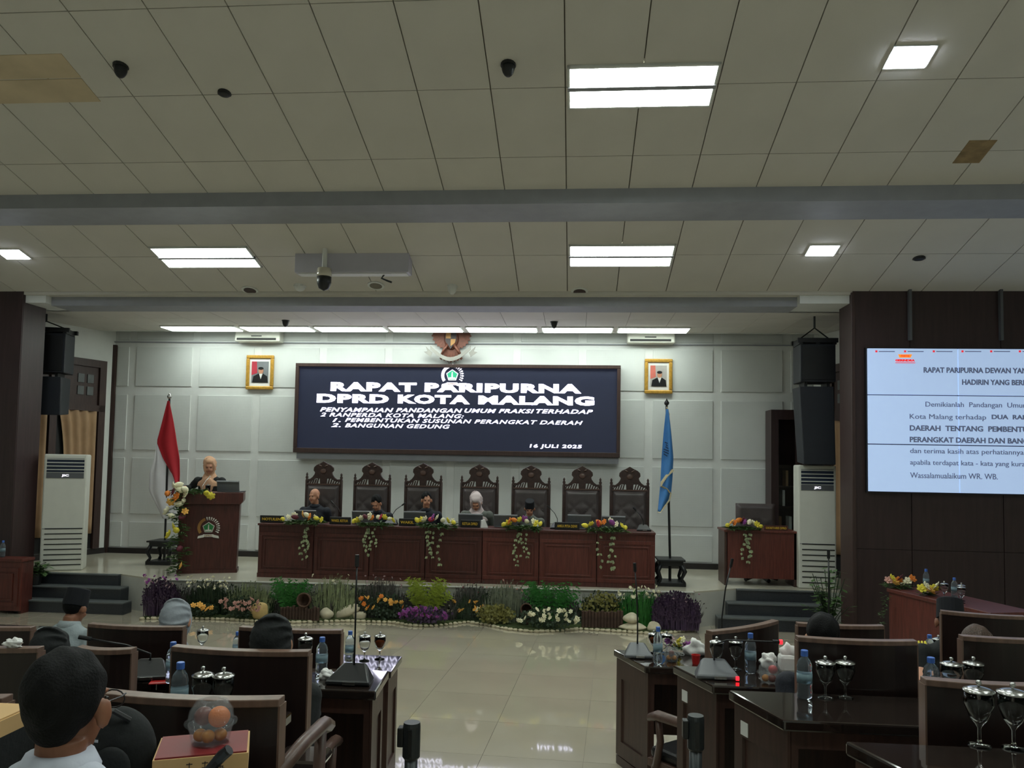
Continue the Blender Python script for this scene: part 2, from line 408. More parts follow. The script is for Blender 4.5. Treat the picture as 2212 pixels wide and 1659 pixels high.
# --- splayed side walls of the stage
def splay(name, x0, sgn):
    a = Vector((x0, YW, 0)); d = Vector((sgn*.35, -1, 0)).normalized(); L = 2.35
    n = Vector((-sgn*1, -.35, 0)).normalized()
    p = [a, a+d*L, a+d*L-n*.15, a-n*.15]
    wq = struct(MB().slab([(q.x, q.y) for q in (p if sgn > 0 else p[::-1])], 0, 4.8).build(name, WHITE))
    base = MB(); q = [a+n*.02, a+d*L+n*.02, a+d*L, a]
    base.slab([(k.x, k.y) for k in q], SH, SH+.09)
    struct(base.build('baseboard_'+('left' if sgn < 0 else 'right'), BASEB))
    return a, d, n
aL, dL, nL = splay('wall_stage_left', wl, -1)
aR, dR, nR = splay('wall_stage_right', wr, 1)
def side_window(idx, a, d, n, t0, t1, zs, zt_):
    win = struct(bpy.data.objects.new('window_%d' % idx, None)); COL.objects.link(win); win['kind'] = 'structure'
    def bar(ta, tb, z0, z1, off, th, nm, mt):
        P = [a+d*ta+n*off, a+d*tb+n*off, a+d*tb+n*(off+th), a+d*ta+n*(off+th)]
        return MB().slab([(k.x, k.y) for k in P], z0, z1).build(nm, mt, win)
    bar(t0, t1, zt_-.12, zt_, .0, .07, 'frame_rail', BROWN)
    tr = zt_-.75
    bar(t0, t1, tr-.1, tr, .0, .07, 'frame_rail', BROWN)
    bar(t0+.02, t1-.02, tr, zt_-.12, .01, .02, 'transom_board', BROWN)
    for q in (t0, (t0+t1)/2-.05, t1-.12): bar(q, q+.12, zs, zt_-.12, .0, .07, 'frame_stile', BROWN)
    for k in range(2):                                       # square lattice lights of the transom
        for r in range(2):
            for h in range(2):
                tt = t0+.22+h*(t1-t0)/2*.98+k*.17; zz = tr+.16+r*.2
                bar(tt, tt+.11, zz, zz+.14, .025, .02, 'transom_pane', STEPE)
    bar(t0+.02, t1-.02, zs, tr-.1, .004, .012, 'pane', SLOT)
    for ta, tb in ((t0+.14, (t0+t1)/2-.08), ((t0+t1)/2+.1, t1-.14)):
        g = MB()
        def fn(u, v, ta=ta, tb=tb):
            wv = (1-.45*v*(1-v)*1.6)
            tt = ta+(tb-ta)*(u*wv) ; q = a+d*tt+n*(.05+.025*math.sin(u*26))
            return (q.x, q.y, zs+.25+(tr-.1-zs-.25)*v)
        g.grid(fn, 36, 10)
        g.build('curtain', CURT, win, smooth=True, solid=.006)
    return win
side_window(1, aL, dL, nL, .2, 2.0, SH+.1, at(218, 781, 12.4).z)
side_window(2, aR, dR, nR, .42, 2.2, SH+.1, at(1815, 785, 11.9).z)
# --- dark wing walls either side of the stage
xlw = at(39, 900, 10.0).x; xrw = at(1842, 900, 10.0).x
wingl = struct(MB().b(XL-.2, xlw, 10.0, 10.45, 0, ceil_z(10)+.1).build('wall_wing_left', WINGW))
wingr = struct(MB().b(xrw, XR+.2, 10.0, 10.40, 0, ceil_z(10)+.1).build('wall_wing_right', WINGW))
for k, p in enumerate((1842, 1966, 2163, 2370, 2580)):
    xx = at(p, 900, 10).x; nx = at((1966, 2163, 2370, 2580, 2790)[k], 900, 10).x
    for z0, z1 in ((0.02, 1.1), (1.105, 4.35)):
        MB().b(xx+.004, nx-.004, 9.985, 10.01, z0, z1).build('veneer_panel', WINGW, wingr, bevel=.003)
for k in range(3):
    MB().b(xlw-(k+1)*.72+.004, xlw-k*.72-.004, 9.985, 10.01, .02, 4.35).build('veneer_panel', WINGW, wingl, bevel=.003)
MB().b(xrw-.02, xrw+.03, 9.97, 10.42, 0.02, 4.3).build('corner_post', BROWN, wingr, bevel=.008)
for p in (1966, 2163):
    q = at(p, 690, 9.95)
    MB().b(q.x-.016, q.x+.016, 9.93, 9.985, at(p, 735, 9.95).z, 4.33).build('hanging_rail', GREYP, wingr)
# --- outer walls
struct(MB().b(XL-.2, XL, -4, 10.1, 0, 8).build('wall_left', WHITE))
struct(MB().b(XR, XR+.2, -4, 10.1, 0, 8).build('wall_right', WHITE))
struct(MB().b(XL-.2, XR+.2, -4.2, -4, 0, 8.4).build('wall_rear', WHITE))
# --- sloping ceiling, tiles laid on a grey grid
cp = MB()
y0, y1 = -4.1, YS+.05
cp.add([(XL-.2, y0, ceil_z(y0)+.03), (XR+.2, y0, ceil_z(y0)+.03), (XR+.2, y1, ceil_z(y1)+.03), (XL-.2, y1, ceil_z(y1)+.03),
        (XL-.2, y0, ceil_z(y0)+.15), (XR+.2, y0, ceil_z(y0)+.15), (XR+.2, y1, ceil_z(y1)+.15), (XL-.2, y1, ceil_z(y1)+.15)],
       [(0,3,2,1),(4,5,6,7),(0,1,5,4),(1,2,6,5),(2,3,7,6),(3,0,4,7)])
ceil = struct(cp.build('ceiling', CEILG))
TW, TL = 0.63, 0.905
Rm = Matrix.Rotation(-SL, 3, 'X')
def ceil_hit(pxx, pyy):
    r = ray(pxx, pyy); t = (2.175+.256*YS)/(r.z+.256*r.y); return Vector((r.x*t, r.y*t, CAMZ+r.z*t))
xoff = ceil_hit(1368, 327).x
tl = MB().c(0, 0, .02, TW-.010, TL/math.cos(SL)-.008, .04).mesh('ceiling_tile', CEILT)
tst = MB().c(0, 0, .02, TW-.010, TL/math.cos(SL)-.008, .04).mesh('ceiling_tile', CEILST)
LY = [9.99-TL*k for k in range(-1, 16)]
for j in range(len(LY)-1):
    ya, yb = LY[j+1], LY[j]; yc = (ya+yb)/2
    if j == 0: continue
    for i in range(-15, 14):
        xc = xoff+(i+.5)*TW
        if xc < XL or xc > XR or abs(xc) > .78*yc+1.6 or yc < 3.5: continue
        piece('ceiling_tile', tl, ceil, (xc, yc, ceil_z(yc)), rot=(-SL, 0, 0))
struct(MB().slab([(XL, 9.995), (XR, 9.995), (XR, YS), (XL, YS)], ceil_z(YS)+.0, ceil_z(YS)+.05).build('trim_4', CEILT))
# beige stained boards let into the ceiling at the left, brown stain at the right
for (xa, xb, ya, yb) in ((-120, 188, 122, 166), (-120, 232, 176, 218)):
    A = ceil_hit(xa, ya); B = ceil_hit(xb, yb); C_ = ceil_hit(xb-50, ya)
    pp = MB(); zf = lambda y: ceil_z(y)-.006
    pp.add([(A.x-.3, A.y, zf(A.y)), (C_.x, A.y, zf(A.y)), (C_.x, B.y, zf(B.y)), (A.x-.3, B.y, zf(B.y)),
            (A.x-.3, A.y, zf(A.y)+.02), (C_.x, A.y, zf(A.y)+.02), (C_.x, B.y, zf(B.y)+.02), (A.x-.3, B.y, zf(B.y)+.02)],
           [(0,3,2,1),(4,5,6,7),(0,1,5,4),(1,2,6,5),(2,3,7,6),(3,0,4,7)])
    pp.build('stained_board', CEILST, ceil)
A = ceil_hit(2125, 302); B = ceil_hit(2125, 352)
MB().c(A.x, (A.y+B.y)/2, ceil_z((A.y+B.y)/2)-.001, .24, abs(B.y-A.y), .006, Matrix.Rotation(-SL, 3, 'X')).build('water_stain', CEILBR, ceil)
# beams
b1 = 7.785
struct(MB().add([(XL, b1, 4.73), (XR, b1, 4.73), (XR, b1+.55, 4.715), (XL, b1+.55, 4.715), (XL, b1, 4.95), (XR, b1, 4.95), (XR, b1+.55, 4.95), (XL, b1+.55, 4.95)],
                [(0,3,2,1),(4,5,6,7),(0,1,5,4),(1,2,6,5),(2,3,7,6),(3,0,4,7)]).build('ceiling_beam', BEAM))
struct(MB().b(at(112, 640, YS).x, at(1722, 640, YS).x, YS, YS+.42, CZ-.015, ceil_z(YS)+.12).build('ceiling_beam', BEAM))
for xa, xb in ((XL, at(112, 640, YS).x), (at(1722, 640, YS).x, XR)):
    struct(MB().b(xa, xb, YS-.12, YS+.5, CZ+.0, ceil_z(YS)+.12).build('ceiling_soffit', WHITE))
# flat ceiling over the stage
cs = struct(MB().b(-9.0, 5.4, YS+.4, 12.32, CZ+.03, CZ+.12).build('ceiling_stage', CEILG))
t2 = MB().b(-.3+.003, .3-.003, -.3+.003, .3-.003, 0, .03).mesh('ceiling_tile', CEILT)
for i in range(23):
    for j in range(3):
        piece('ceiling_tile', t2, cs, (-8.55+i*.6, YS+.72+j*.6, CZ))
struct(MB().b(-9.0, 5.4, 12.28, 12.34, CZ-.005, 4.75).build('ceiling_cove', WHITE))
struct(MB().b(-9.0, 5.4, 12.3, 12.85, 4.75, 4.85).build('ceiling_cove', WHITE))

# ================================================================= LAMPS
def troffer(cx, cy, label, group):
    zc = ceil_z(cy)
    t = thing('fluorescent_light', label, 'ceiling light', (cx, cy, zc), 0, group)
    t.rotation_euler = (-SL, 0, 0)
    W2, D2 = TW-.02, .25
    fr = MB()
    for yy in (-D2, D2-.02): fr.b(-W2, W2, yy, yy+.02, -.022, .01)
    MB().b(-W2, W2, -.022, .022, -.03, .01).build('centre_bar', BEAM, t)
    for xx in (-W2, W2-.02): fr.b(xx, xx+.02, -D2, D2, -.022, .01)
    fr.build('frame', WHITE, t)
    for s_ in (-1, 1):
        MB().b(-W2+.02, W2-.02, min(.024*s_, s_*(D2-.02)), max(.024*s_, s_*(D2-.02)), -.014, -.004).build('diffuser', LAMPM, t)
    return t
def near_x(p, y): 
    h = ceil_hit(p, y); return xoff+round((h.x-xoff)/TW)*TW
troffer(near_x(1372, 172), 6.37, 'large double fluorescent panel in the sloping ceiling in front of the first beam', None)
troffer(near_x(405, 556), 9.085, 'double fluorescent panel between the two beams, left of the white hanging casing', None)
troffer(near_x(1363, 554), 9.085, 'double fluorescent panel between the two beams, right of the white hanging casing', None)
for xx in (-3.4, 0.4, 4.1):  # extra panels added out of view to light the foreground
    for yy in (3.64, 0.9): troffer(xx, yy, 'added unseen fluorescent panel in the ceiling above the audience', 'added lights above the audience')
for p, y, lab in ((1965, 122, 'small bright square downlight beside the large fluorescent panel'), (1776, 540, 'small bright square downlight above the hanging loudspeaker near the video wall'), (28, 548, 'small bright square downlight above the loudspeaker with the curtained window')):
    h = ceil_hit(p, y)
    t = thing('square_downlight', lab, 'ceiling light', (h.x, h.y, h.z)); t.rotation_euler = (-SL, 0, 0)
    MB().b(-.165, .165, -.12, .12, -.012, .01).build('frame', WHITE, t)
    MB().b(-.15, .15, -.105, .105, -.018, -.004).build('diffuser', SPOTM, t)
fx = [352, 520, 678, 836, 1001, 1163, 1326, 1490]
for k in range(7):
    a = at(fx[k]+8, 704, 12.0).x; b_ = at(fx[k+1]-2, 704, 12.0).x; c_ = (a+b_)/2; hw = (b_-a)/2
    t = thing('stage_light', 'long fluorescent light in the row over the stage', 'ceiling light', (c_, 11.98, CZ), 0, 'row of lights over the stage')
    MB().b(-hw, hw, -.2, .2, -.02, .0).build('frame', WHITE, t)
    for s_ in (-1, 1): MB().b(-hw+.02, hw-.02, min(.012*s_, .185*s_), max(.012*s_, .185*s_), -.03, -.018).build('diffuser', LAMPS, t)

# small ceiling fittings
def dome(p, y, r, lab, mt, hang=.05, z=None, cat='camera', name='dome_camera'):
    if z is None: h = ceil_hit(p, y)
    else: h = onz(p, y, z)
    t = thing(name, lab, cat, (h.x, h.y, h.z))
    MB().lathe([(r*1.15, -.012), (r*1.15, .03)], 16).build('base', mt, t, smooth=False)
    MB().ell((0, 0, -.012), (r, r, hang), 16, 10).build('dome', BLACK if mt != WHITE else WHITE, t, smooth=True)
dome(261, 143, .055, 'black dome fitting beside the beige stained ceiling boards', BLACK, .09)
dome(1098, 140, .055, 'black dome fitting beside the large fluorescent panel', BLACK, .09)
dome(485, 201, .05, 'flat black ring fitting with a small bracket on the ceiling', BLACK, .02, name='ceiling_speaker', cat='fitting')
dome(648, 618, .07, 'pale sensor bump under the white hanging casing', WHITE, .06, cat='sensor', name='ceiling_sensor')
dome(977, 618, .06, 'white cone sensor right of the white hanging casing', WHITE, .1, cat='sensor', name='ceiling_sensor')
dome(1985, 558, .06, 'small dark fitting in the ceiling near the video wall', BLACK, .015, cat='fitting', name='ceiling_fitting')
for p, y, lab in ((540, 626, 'round ceiling vent left of the black hanging camera'), (1252, 629, 'round dark ceiling vent right of the white hanging casing'), (812, 616, 'round white ceiling ring beside the black hanging camera')):
    h = ceil_hit(p, y); t = thing('ceiling_vent', lab, 'vent', (h.x, h.y, h.z)); t.rotation_euler = (-SL, 0, 0)
    MB().lathe([(.11, -.012), (.11, .01)], 20).build('ring', WHITE, t); MB().lathe([(.08, -.016), (.08, .0)], 20).build('grille', CEILG if p == 812 else BROWN, t)
for p, y, lab in ((617, 692, 'black dome camera over the stage between the first two long lights'), (1197, 695, 'black dome camera over the stage near the right portrait')):
    dome(p, y, .05, lab, DGREY, .09, CZ)
# hanging casing and pan camera
a = at(637, 560, 9.02); b_ = at(883, 560, 9.02)
t = thing('projector_screen_casing', 'long white box casing hanging below the ceiling between the beams', 'casing', ((a.x+b_.x)/2, 9.02, at(760, 588, 9.02).z))
hw = (b_.x-a.x)/2; hh = ceil_z(9.35)-t.location.z-.004
hf = ceil_z(9.02)-t.location.z+.001; hb_ = ceil_z(9.22)-t.location.z+.001
MB().add([(-hw, 0, 0), (hw, 0, 0), (hw, .2, 0), (-hw, .2, 0), (-hw, 0, hf), (hw, 0, hf), (hw, .2, hb_), (-hw, .2, hb_)], [(0,3,2,1),(4,5,6,7),(0,1,5,4),(1,2,6,5),(2,3,7,6),(3,0,4,7)]).build('housing', mat('casing_lilac_grey', (186, 184, 196), .5, var=.03), t, bevel=.004)
MB().b(-hw+.03, hw-.03, .03, .17, -.012, .004).build('slot_cover', WHITE, t)
MB().tube([(hw*.55, .1, 0), (hw*.5, .1, -.05), (hw*.6, .1, -.08), (hw*.68, .1, -.1)], .012, 6).build('cable', DGREY, t)
c_ = at(700, 607, 8.92)
t = thing('pan_camera', 'black pan-tilt camera hanging in front of the white casing', 'camera', (c_.x, 8.92, c_.z-.12))
MB().lathe([(.001, 0), (.06, .03), (.085, .1), (.085, .17)], 18).build('camera_head', BLACK, t, smooth=True)
MB().lathe([(.085, .17), (.088, .2), (.08, .27)], 18).build('collar', STAGEF, t, smooth=True)
MB().lathe([(.03, .26), (.03, ceil_z(8.92)-c_.z+.125)], 10).build('stem', WHITE, t)
# ================================================================= ON THE BACK WALL
# LED screen
tl_, br_ = at(637, 787, 12.45), at(1340, 987, 12.45)
xa, xb = at(637, 880, 12.45).x, at(1340, 880, 12.45).x
za, zb = at(985, 983, 12.45).z, at(985, 787, 12.45).z
scr = thing('led_screen', 'wide dark LED screen showing the white meeting title on the back wall', 'screen', (0, 0, 0))
fr = MB(); fw = .07
fr.b(xa, xb, 12.42, YW-.012, za, za+fw*1.1); fr.b(xa, xb, 12.42, YW-.012, zb-fw*.8, zb); fr.b(xa, xa+fw*.8, 12.42, YW-.012, za+fw*1.1, zb-fw*.8); fr.b(xb-fw*.8, xb, 12.42, YW-.012, za+fw*1.1, zb-fw*.8)
fr.build('frame', BROWN, scr, bevel=.006)
MB().b(xa+fw*.8, xb-fw*.8, 12.46, YW-.012, za+fw*1.1, zb-fw*.8).build('panel', SCRB, scr)
MB().b(xa+.05, xb-.02, 12.46, YW-.012, za-.1, za-.001).build('lower_bracket', BEAM, scr)
def led(s, x0, x1, yb, yt, bold, shear=0, mt=SCRT, sub=None):
    p = at(x0, yb, 12.455); q = at(x1, yt, 12.455); xm = (x0+x1)/2
    return lettering(s, scr, p.x, q.x, at(xm, yb, 12.455).z, at(xm, yt, 12.455).z, 12.458, mt, bold, shear, sub, space=1.12)
led('RAPAT', 714, 900, 845.5, 826, .055); led('PARIPURNA', 917, 1256, 848.5, 828.5, .055)
led('DPRD', 684, 840, 870.5, 851.5, .055); led('KOTA', 859, 1015, 872.5, 853, .055); led('MALANG', 1033, 1284, 875, 855.5, .055)
for s_, xa_, xb_ in (('PENYAMPAIAN', 691, 850), ('PANDANGAN', 855, 999), ('UMUM', 1003, 1072), ('FRAKSI', 1077, 1154), ('TERHADAP', 1158, 1281)):
    dy = (xa_+xb_)/2*.0085-8.4; led(s_, xa_, xb_, 891.5+dy, 882.5+dy, .03, .3, SCRT2)
led('2 RANPERDA KOTA MALANG:', 692, 1002, 901.5, 893, .02, .3, SCRT2)
led('1.', 718, 736, 911.5, 903.5, .02, .3, SCRT2)
led('PEMBENTUKAN SUSUNAN PERANGKAT DAERAH', 745, 1259, 914.5, 906, .02, .3, SCRT2)
led('2.', 715, 736, 922.5, 914, .02, .3, SCRT2)
led('BANGUNAN GEDUNG', 745, 972, 924.5, 916, .02, .3, SCRT2)
led('16 JULI 2025', 1144, 1257, 970, 960, .03, .12, SCRT2)
def crest(parent, c, R, y, gold, white, green, ribbon):
    """round council crest: grain wreath, pentagon shield, ribbon - flat pieces facing -y"""
    g = MB()
    for k in range(9):                                             # left arc, gold
        a0 = PI*.62+k*.2; a1 = a0+.2
        g.prism([(c.x+R*.98*math.cos(a0), c.z+R*.98*math.sin(a0)), (c.x+R*.98*math.cos(a1), c.z+R*.98*math.sin(a1)), (c.x+R*.72*math.cos(a1), c.z+R*.72*math.sin(a1)), (c.x+R*.72*math.cos(a0), c.z+R*.72*math.sin(a0))], y, y-.012)
    g.build('cotton_arc', gold, parent)
    g = MB()
    for k in range(11):
        a0 = PI*.56-k*.225
        for rr, sz in ((.92, .085), (.76, .055)):
            x, z = c.x+R*rr*math.cos(a0), c.z+R*rr*math.sin(a0)
            g.ell((x, y-.006, z), (R*sz*.8, .008, R*sz*1.25), 8, 6, Matrix.Rotation(a0-PI/2, 3, 'Y').transposed())
    g.build('grain_ears', white, parent)
    pent = lambda r: [(c.x+r*math.cos(PI/2+k*2*PI/5)*1.0, c.z+r*.95*math.sin(PI/2+k*2*PI/5)) for k in range(5)]
    MB().prism(pent(R*.56), y, y-.010).build('shield_rim', white, parent)
    MB().prism(pent(R*.48), y-.004, y-.014).build('shield', green, parent)
    m_ = MB(); m_.prism([(c.x-R*.06, c.z-R*.2), (c.x+R*.06, c.z-R*.2), (c.x+R*.03, c.z+R*.3), (c.x-R*.03, c.z+R*.3)], y-.012, y-.018)
    m_.prism([(c.x-R*.3, c.z-R*.32), (c.x+R*.3, c.z-R*.32), (c.x+R*.26, c.z-R*.18), (c.x-R*.26, c.z-R*.18)], y-.012, y-.018)
    m_.build('shield_charge', white, parent)
    m_ = MB()
    m_.prism([(c.x-R*.95, c.z-R*1.0), (c.x-R*.4, c.z-R*.9), (c.x-R*.35, c.z-R*.66), (c.x-R*.6, c.z-R*.7), (c.x-R*.9, c.z-R*.78)], y-.002, y-.014)
    m_.prism([(c.x+R*.95, c.z-R*1.0), (c.x+R*.4, c.z-R*.9), (c.x+R*.35, c.z-R*.66), (c.x+R*.6, c.z-R*.7), (c.x+R*.9, c.z-R*.78)][::-1], y-.002, y-.014)
    m_.prism([(c.x-R*.5, c.z-R*.86), (c.x+R*.5, c.z-R*.86), (c.x+R*.46, c.z-R*.62), (c.x-R*.46, c.z-R*.62)], y-.006, y-.018)
    m_.build('ribbon', white, parent)
    lettering('DPRD', parent, c.x-R*.33, c.x+R*.33, c.z-R*.82, c.z-R*.67, y-.019, ribbon, .01)
LWE = mat('logo_white_lit', (232, 228, 240), 0.5, var=0, emit=1.1)
crest(scr, at(977, 811, 12.455), .185, 12.46, LWE, LWE, GRNE, LGOLD)
# eagle emblem, its head up inside the ceiling cove
ec = at(975, 742, 12.5); R = .42
eg = thing('eagle_emblem', 'copper-coloured eagle emblem with shield above the LED screen', 'emblem', (ec.x, 12.46, ec.z+.012))
for s_ in (-1, 1):
    wing = MB()
    for k in range(8):                                # feathers fanning outward and down
        a = math.radians(20-k*15); L = .27-.008*k
        b0 = Vector((s_*(.07+.006*k), 0, .17-.008*k)); d = Vector((s_*math.cos(a), 0, math.sin(a)))*L; nn = Vector((-d.z, 0, d.x)).normalized()*.034*s_
        wing.prism([(b0.x-nn.x, b0.z-nn.z), (b0.x+d.x*.8-nn.x*1.3, b0.z+d.z*.8-nn.z*1.3), (b0.x+d.x, b0.z+d.z), (b0.x+d.x*.8+nn.x*1.3, b0.z+d.z*.8+nn.z*1.3), (b0.x+nn.x, b0.z+nn.z)][::s_], .02+.004*k, .05+.004*k)
    wing.build('wing', EAGLE, eg)
MB().ell((0, .02, .08), (.12, .05, .2), 14, 10).build('breast', EAGLE, eg, smooth=True)
hd = MB(); hd.ell((0, .02, .32), (.06, .05, .075), 12, 8); hd.tube([(0, .02, .32), (.07, .0, .33), (.1, 0, .3)], [.03, .02, .004], 8); hd.build('head', EAGLE, eg, smooth=True)
tail = MB()
for k in range(-3, 4):
    tail.prism([(k*.03-.02, -.02), (k*.03+.02, -.02), (k*.055+.024, -.3+abs(k)*.015), (k*.055, -.33+abs(k)*.015), (k*.055-.024, -.3+abs(k)*.015)], .03+.003*abs(k), .05)
tail.build('tail', EAGLE, eg)
MB().prism([(-.09, .17), (.09, .17), (.09, .02), (.0, -.11), (-.09, .02)], -.03, 0).build('shield', EAGLED, eg)
sh = MB()
sh.prism([(-.08, .155), (0, .155), (0, .06), (-.08, .06)], -.036, -.03); sh.prism([(.0, .05), (.08, .05), (.07, -.01), (0, -.07)], -.036, -.03)
sh.build('shield_quarter', LGOLD, eg)
leg = MB()
for s_ in (-1, 1): leg.tube([(s_*.04, .0, -.02), (s_*.11, -.02, -.12), (s_*.15, -.02, -.2)], [.03, .022, .016], 8)
leg.build('legs', EAGLE, eg, smooth=True)
rb = MB(); pts = []
for k in range(13):
    u = k/12*2-1; pts.append((u*.33, -.21-.07*math.cos(u*2.0)+.09*u*u))
rb.prism([(x, z+.032) for x, z in pts]+[(x, z-.032) for x, z in reversed(pts)], -.045, -.03)
for s_ in (-1, 1): rb.prism([(s_*.3, -.17), (s_*.41, -.07), (s_*.38, -.15), (s_*.44, -.16), (s_*.33, -.24)][::s_], -.03, -.02)
rb.build('ribbon', mat('emblem_ribbon_grey', (150, 148, 142), .5), eg)
# framed portraits
def portrait(p0, p1, y0, y1, lab, kind):
    xm = (p0+p1)/2; a = at(p0, 800, 12.54).x; b_ = at(p1, 800, 12.54).x; z0 = at(xm, y1, 12.54).z; z1 = at(xm, y0, 12.54).z
    t = thing('framed_portrait', lab, 'picture', ((a+b_)/2, 12.58, z0)); w_ = b_-a; h_ = z1-z0; f_ = .055
    m_ = MB(); m_.b(-w_/2, w_/2, -.04, .006, 0, f_); m_.b(-w_/2, w_/2, -.04, .006, h_-f_, h_); m_.b(-w_/2, -w_/2+f_, -.04, .006, f_, h_-f_); m_.b(w_/2-f_, w_/2, -.04, .006, f_, h_-f_)
    m_.build('frame', GOLD, t, bevel=.012)
    MB().b(-w_/2+f_, w_/2-f_, -.012, .004, f_, h_-f_).build('mat_board', PAPER, t)
    i0, i1, k0, k1 = -w_/2+f_+.035, w_/2-f_-.035, f_+.06, h_-f_-.05
    pic = MB().b(i0, i1, -.016, -.01, k0, k1).build('print', mat('print_grey', (120, 124, 128), .5, var=.1) if kind == 0 else mat('print_pale', (176, 172, 168), .5, var=.1), t)
    W_, H_ = i1-i0, k1-k0
    MB().prism([(i0, k0+H_*.35), (i0+W_*.34, k0+H_*.45), (i0+W_*.3, k1), (i0, k1)], -.016, -.018).build('print_flag', P_RED if kind == 0 else mat('print_red', (206, 110, 96), .6), t)
    cx = i0+W_*.56
    MB().prism([(i0+W_*.06, k0), (i1-W_*.02, k0), (i1-W_*.06, k0+H_*.3), (cx+W_*.14, k0+H_*.42), (cx-W_*.14, k0+H_*.42), (i0+W_*.12, k0+H_*.3)], -.018, -.020).build('print_suit', BLACK, t)
    MB().prism([(cx-.03, k0+H_*.42), (cx, k0+H_*.16), (cx+.03, k0+H_*.42)], -.020, -.022).build('print_collar', PAPER, t)
    el = lambda rx, rz, zc: [(cx+rx*math.cos(2*PI*k/14), zc+rz*math.sin(2*PI*k/14)) for k in range(14)]
    MB().prism(el(W_*.15, H_*.14, k0+H_*.55), -.020, -.0225).build('print_face', SKIN, t)
    MB().prism(el(W_*.16, H_*.07, k0+H_*.67), -.0225, -.024).build('print_cap', BLACK, t)
portrait(531, 590, 767, 841, 'gold-framed portrait on the wall on the lectern side of the LED screen', 0)
portrait(1393, 1453, 775, 850, 'gold-framed portrait above the blue flag', 1)
# split air conditioners under the ceiling
for p0, p1, y, lab in ((510, 607, 733, 'white split air conditioner above the portrait on the lectern side'), (1355, 1457, 736, 'white split air conditioner above the portrait by the blue flag')):
    a = at(p0, y, 12.45).x; b_ = at(p1, y, 12.45).x; z = at((p0+p1)/2, y+6, 12.45).z
    t = thing('split_air_conditioner', lab, 'air conditioner', ((a+b_)/2, YW-.014, z)); hw = (b_-a)/2
    MB().b(-hw, hw, -.2, 0, 0, .27).build('housing', ACW, t, bevel=.02)
    MB().b(-hw+.04, hw-.06, -.206, -.19, .025, .06).build('outlet_slot', SLOT, t)
    MB().b(-.1, .08, -.206, -.19, .085, .1).build('display_strip', SLOT, t)

# ================================================================= ON THE STAGE
YD = 10.48                                   # front of the long desk
def panelled(b, x0, x1, z0, z1, y, d=.012, w_=.05):
    for k in range(2):
        q = k*.075; a0, a1, c0, c1 = x0+q, x1-q, z0+q, z1-q; ww = w_ if k == 0 else .02
        b.b(a0, a1, y-d, y+.002, c0, c0+ww); b.b(a0, a1, y-d, y+.002, c1-ww, c1); b.b(a0, a0+ww, y-d, y+.002, c0+ww, c1-ww); b.b(a1-ww, a1, y-d, y+.002, c0+ww, c1-ww)
dx = [556, 676, 797, 918, 1041, 1164, 1289, 1416]
DTOP = at(985, 1140, YD).z-SH
desk_top_z = SH+DTOP
ord_ = ['first', 'second', 'third', 'fourth', 'fifth', 'sixth', 'seventh']
for k in range(7):
    a = at(dx[k], 1190, YD).x; b_ = at(dx[k+1], 1190, YD).x; hw = (b_-a)/2-.004
    t = thing('stage_desk', 'red-brown panelled stage desk unit, %s from the lectern' % ord_[k], 'desk', ((a+b_)/2, YD, SH), 0, 'desk units in the long row on the stage')
    MB().b(-hw, hw, 0.02, .05, .0, DTOP-.03).build('front_board', WOODR if k > 3 else WOOD, t)
    m_ = MB(); panelled(m_, -hw+.005, hw-.005, .06, DTOP-.12, .02); m_.build('panel_moulding', WOODR if k > 3 else WOOD, t, bevel=.004)
    MB().b(-hw, hw, 0.0, .02, 0, .06).build('plinth', WOOD, t)
    for s_ in (-1, 1): MB().b(min(s_*hw, s_*(hw-.025)), max(s_*hw, s_*(hw-.025)), .05, .35, 0, DTOP-.03).build('side_panel', WOOD, t)
    MB().b(-hw-.003, hw+.003, -.03, .46, DTOP-.03, DTOP).build('desk_top', WOOD, t, bevel=.006)
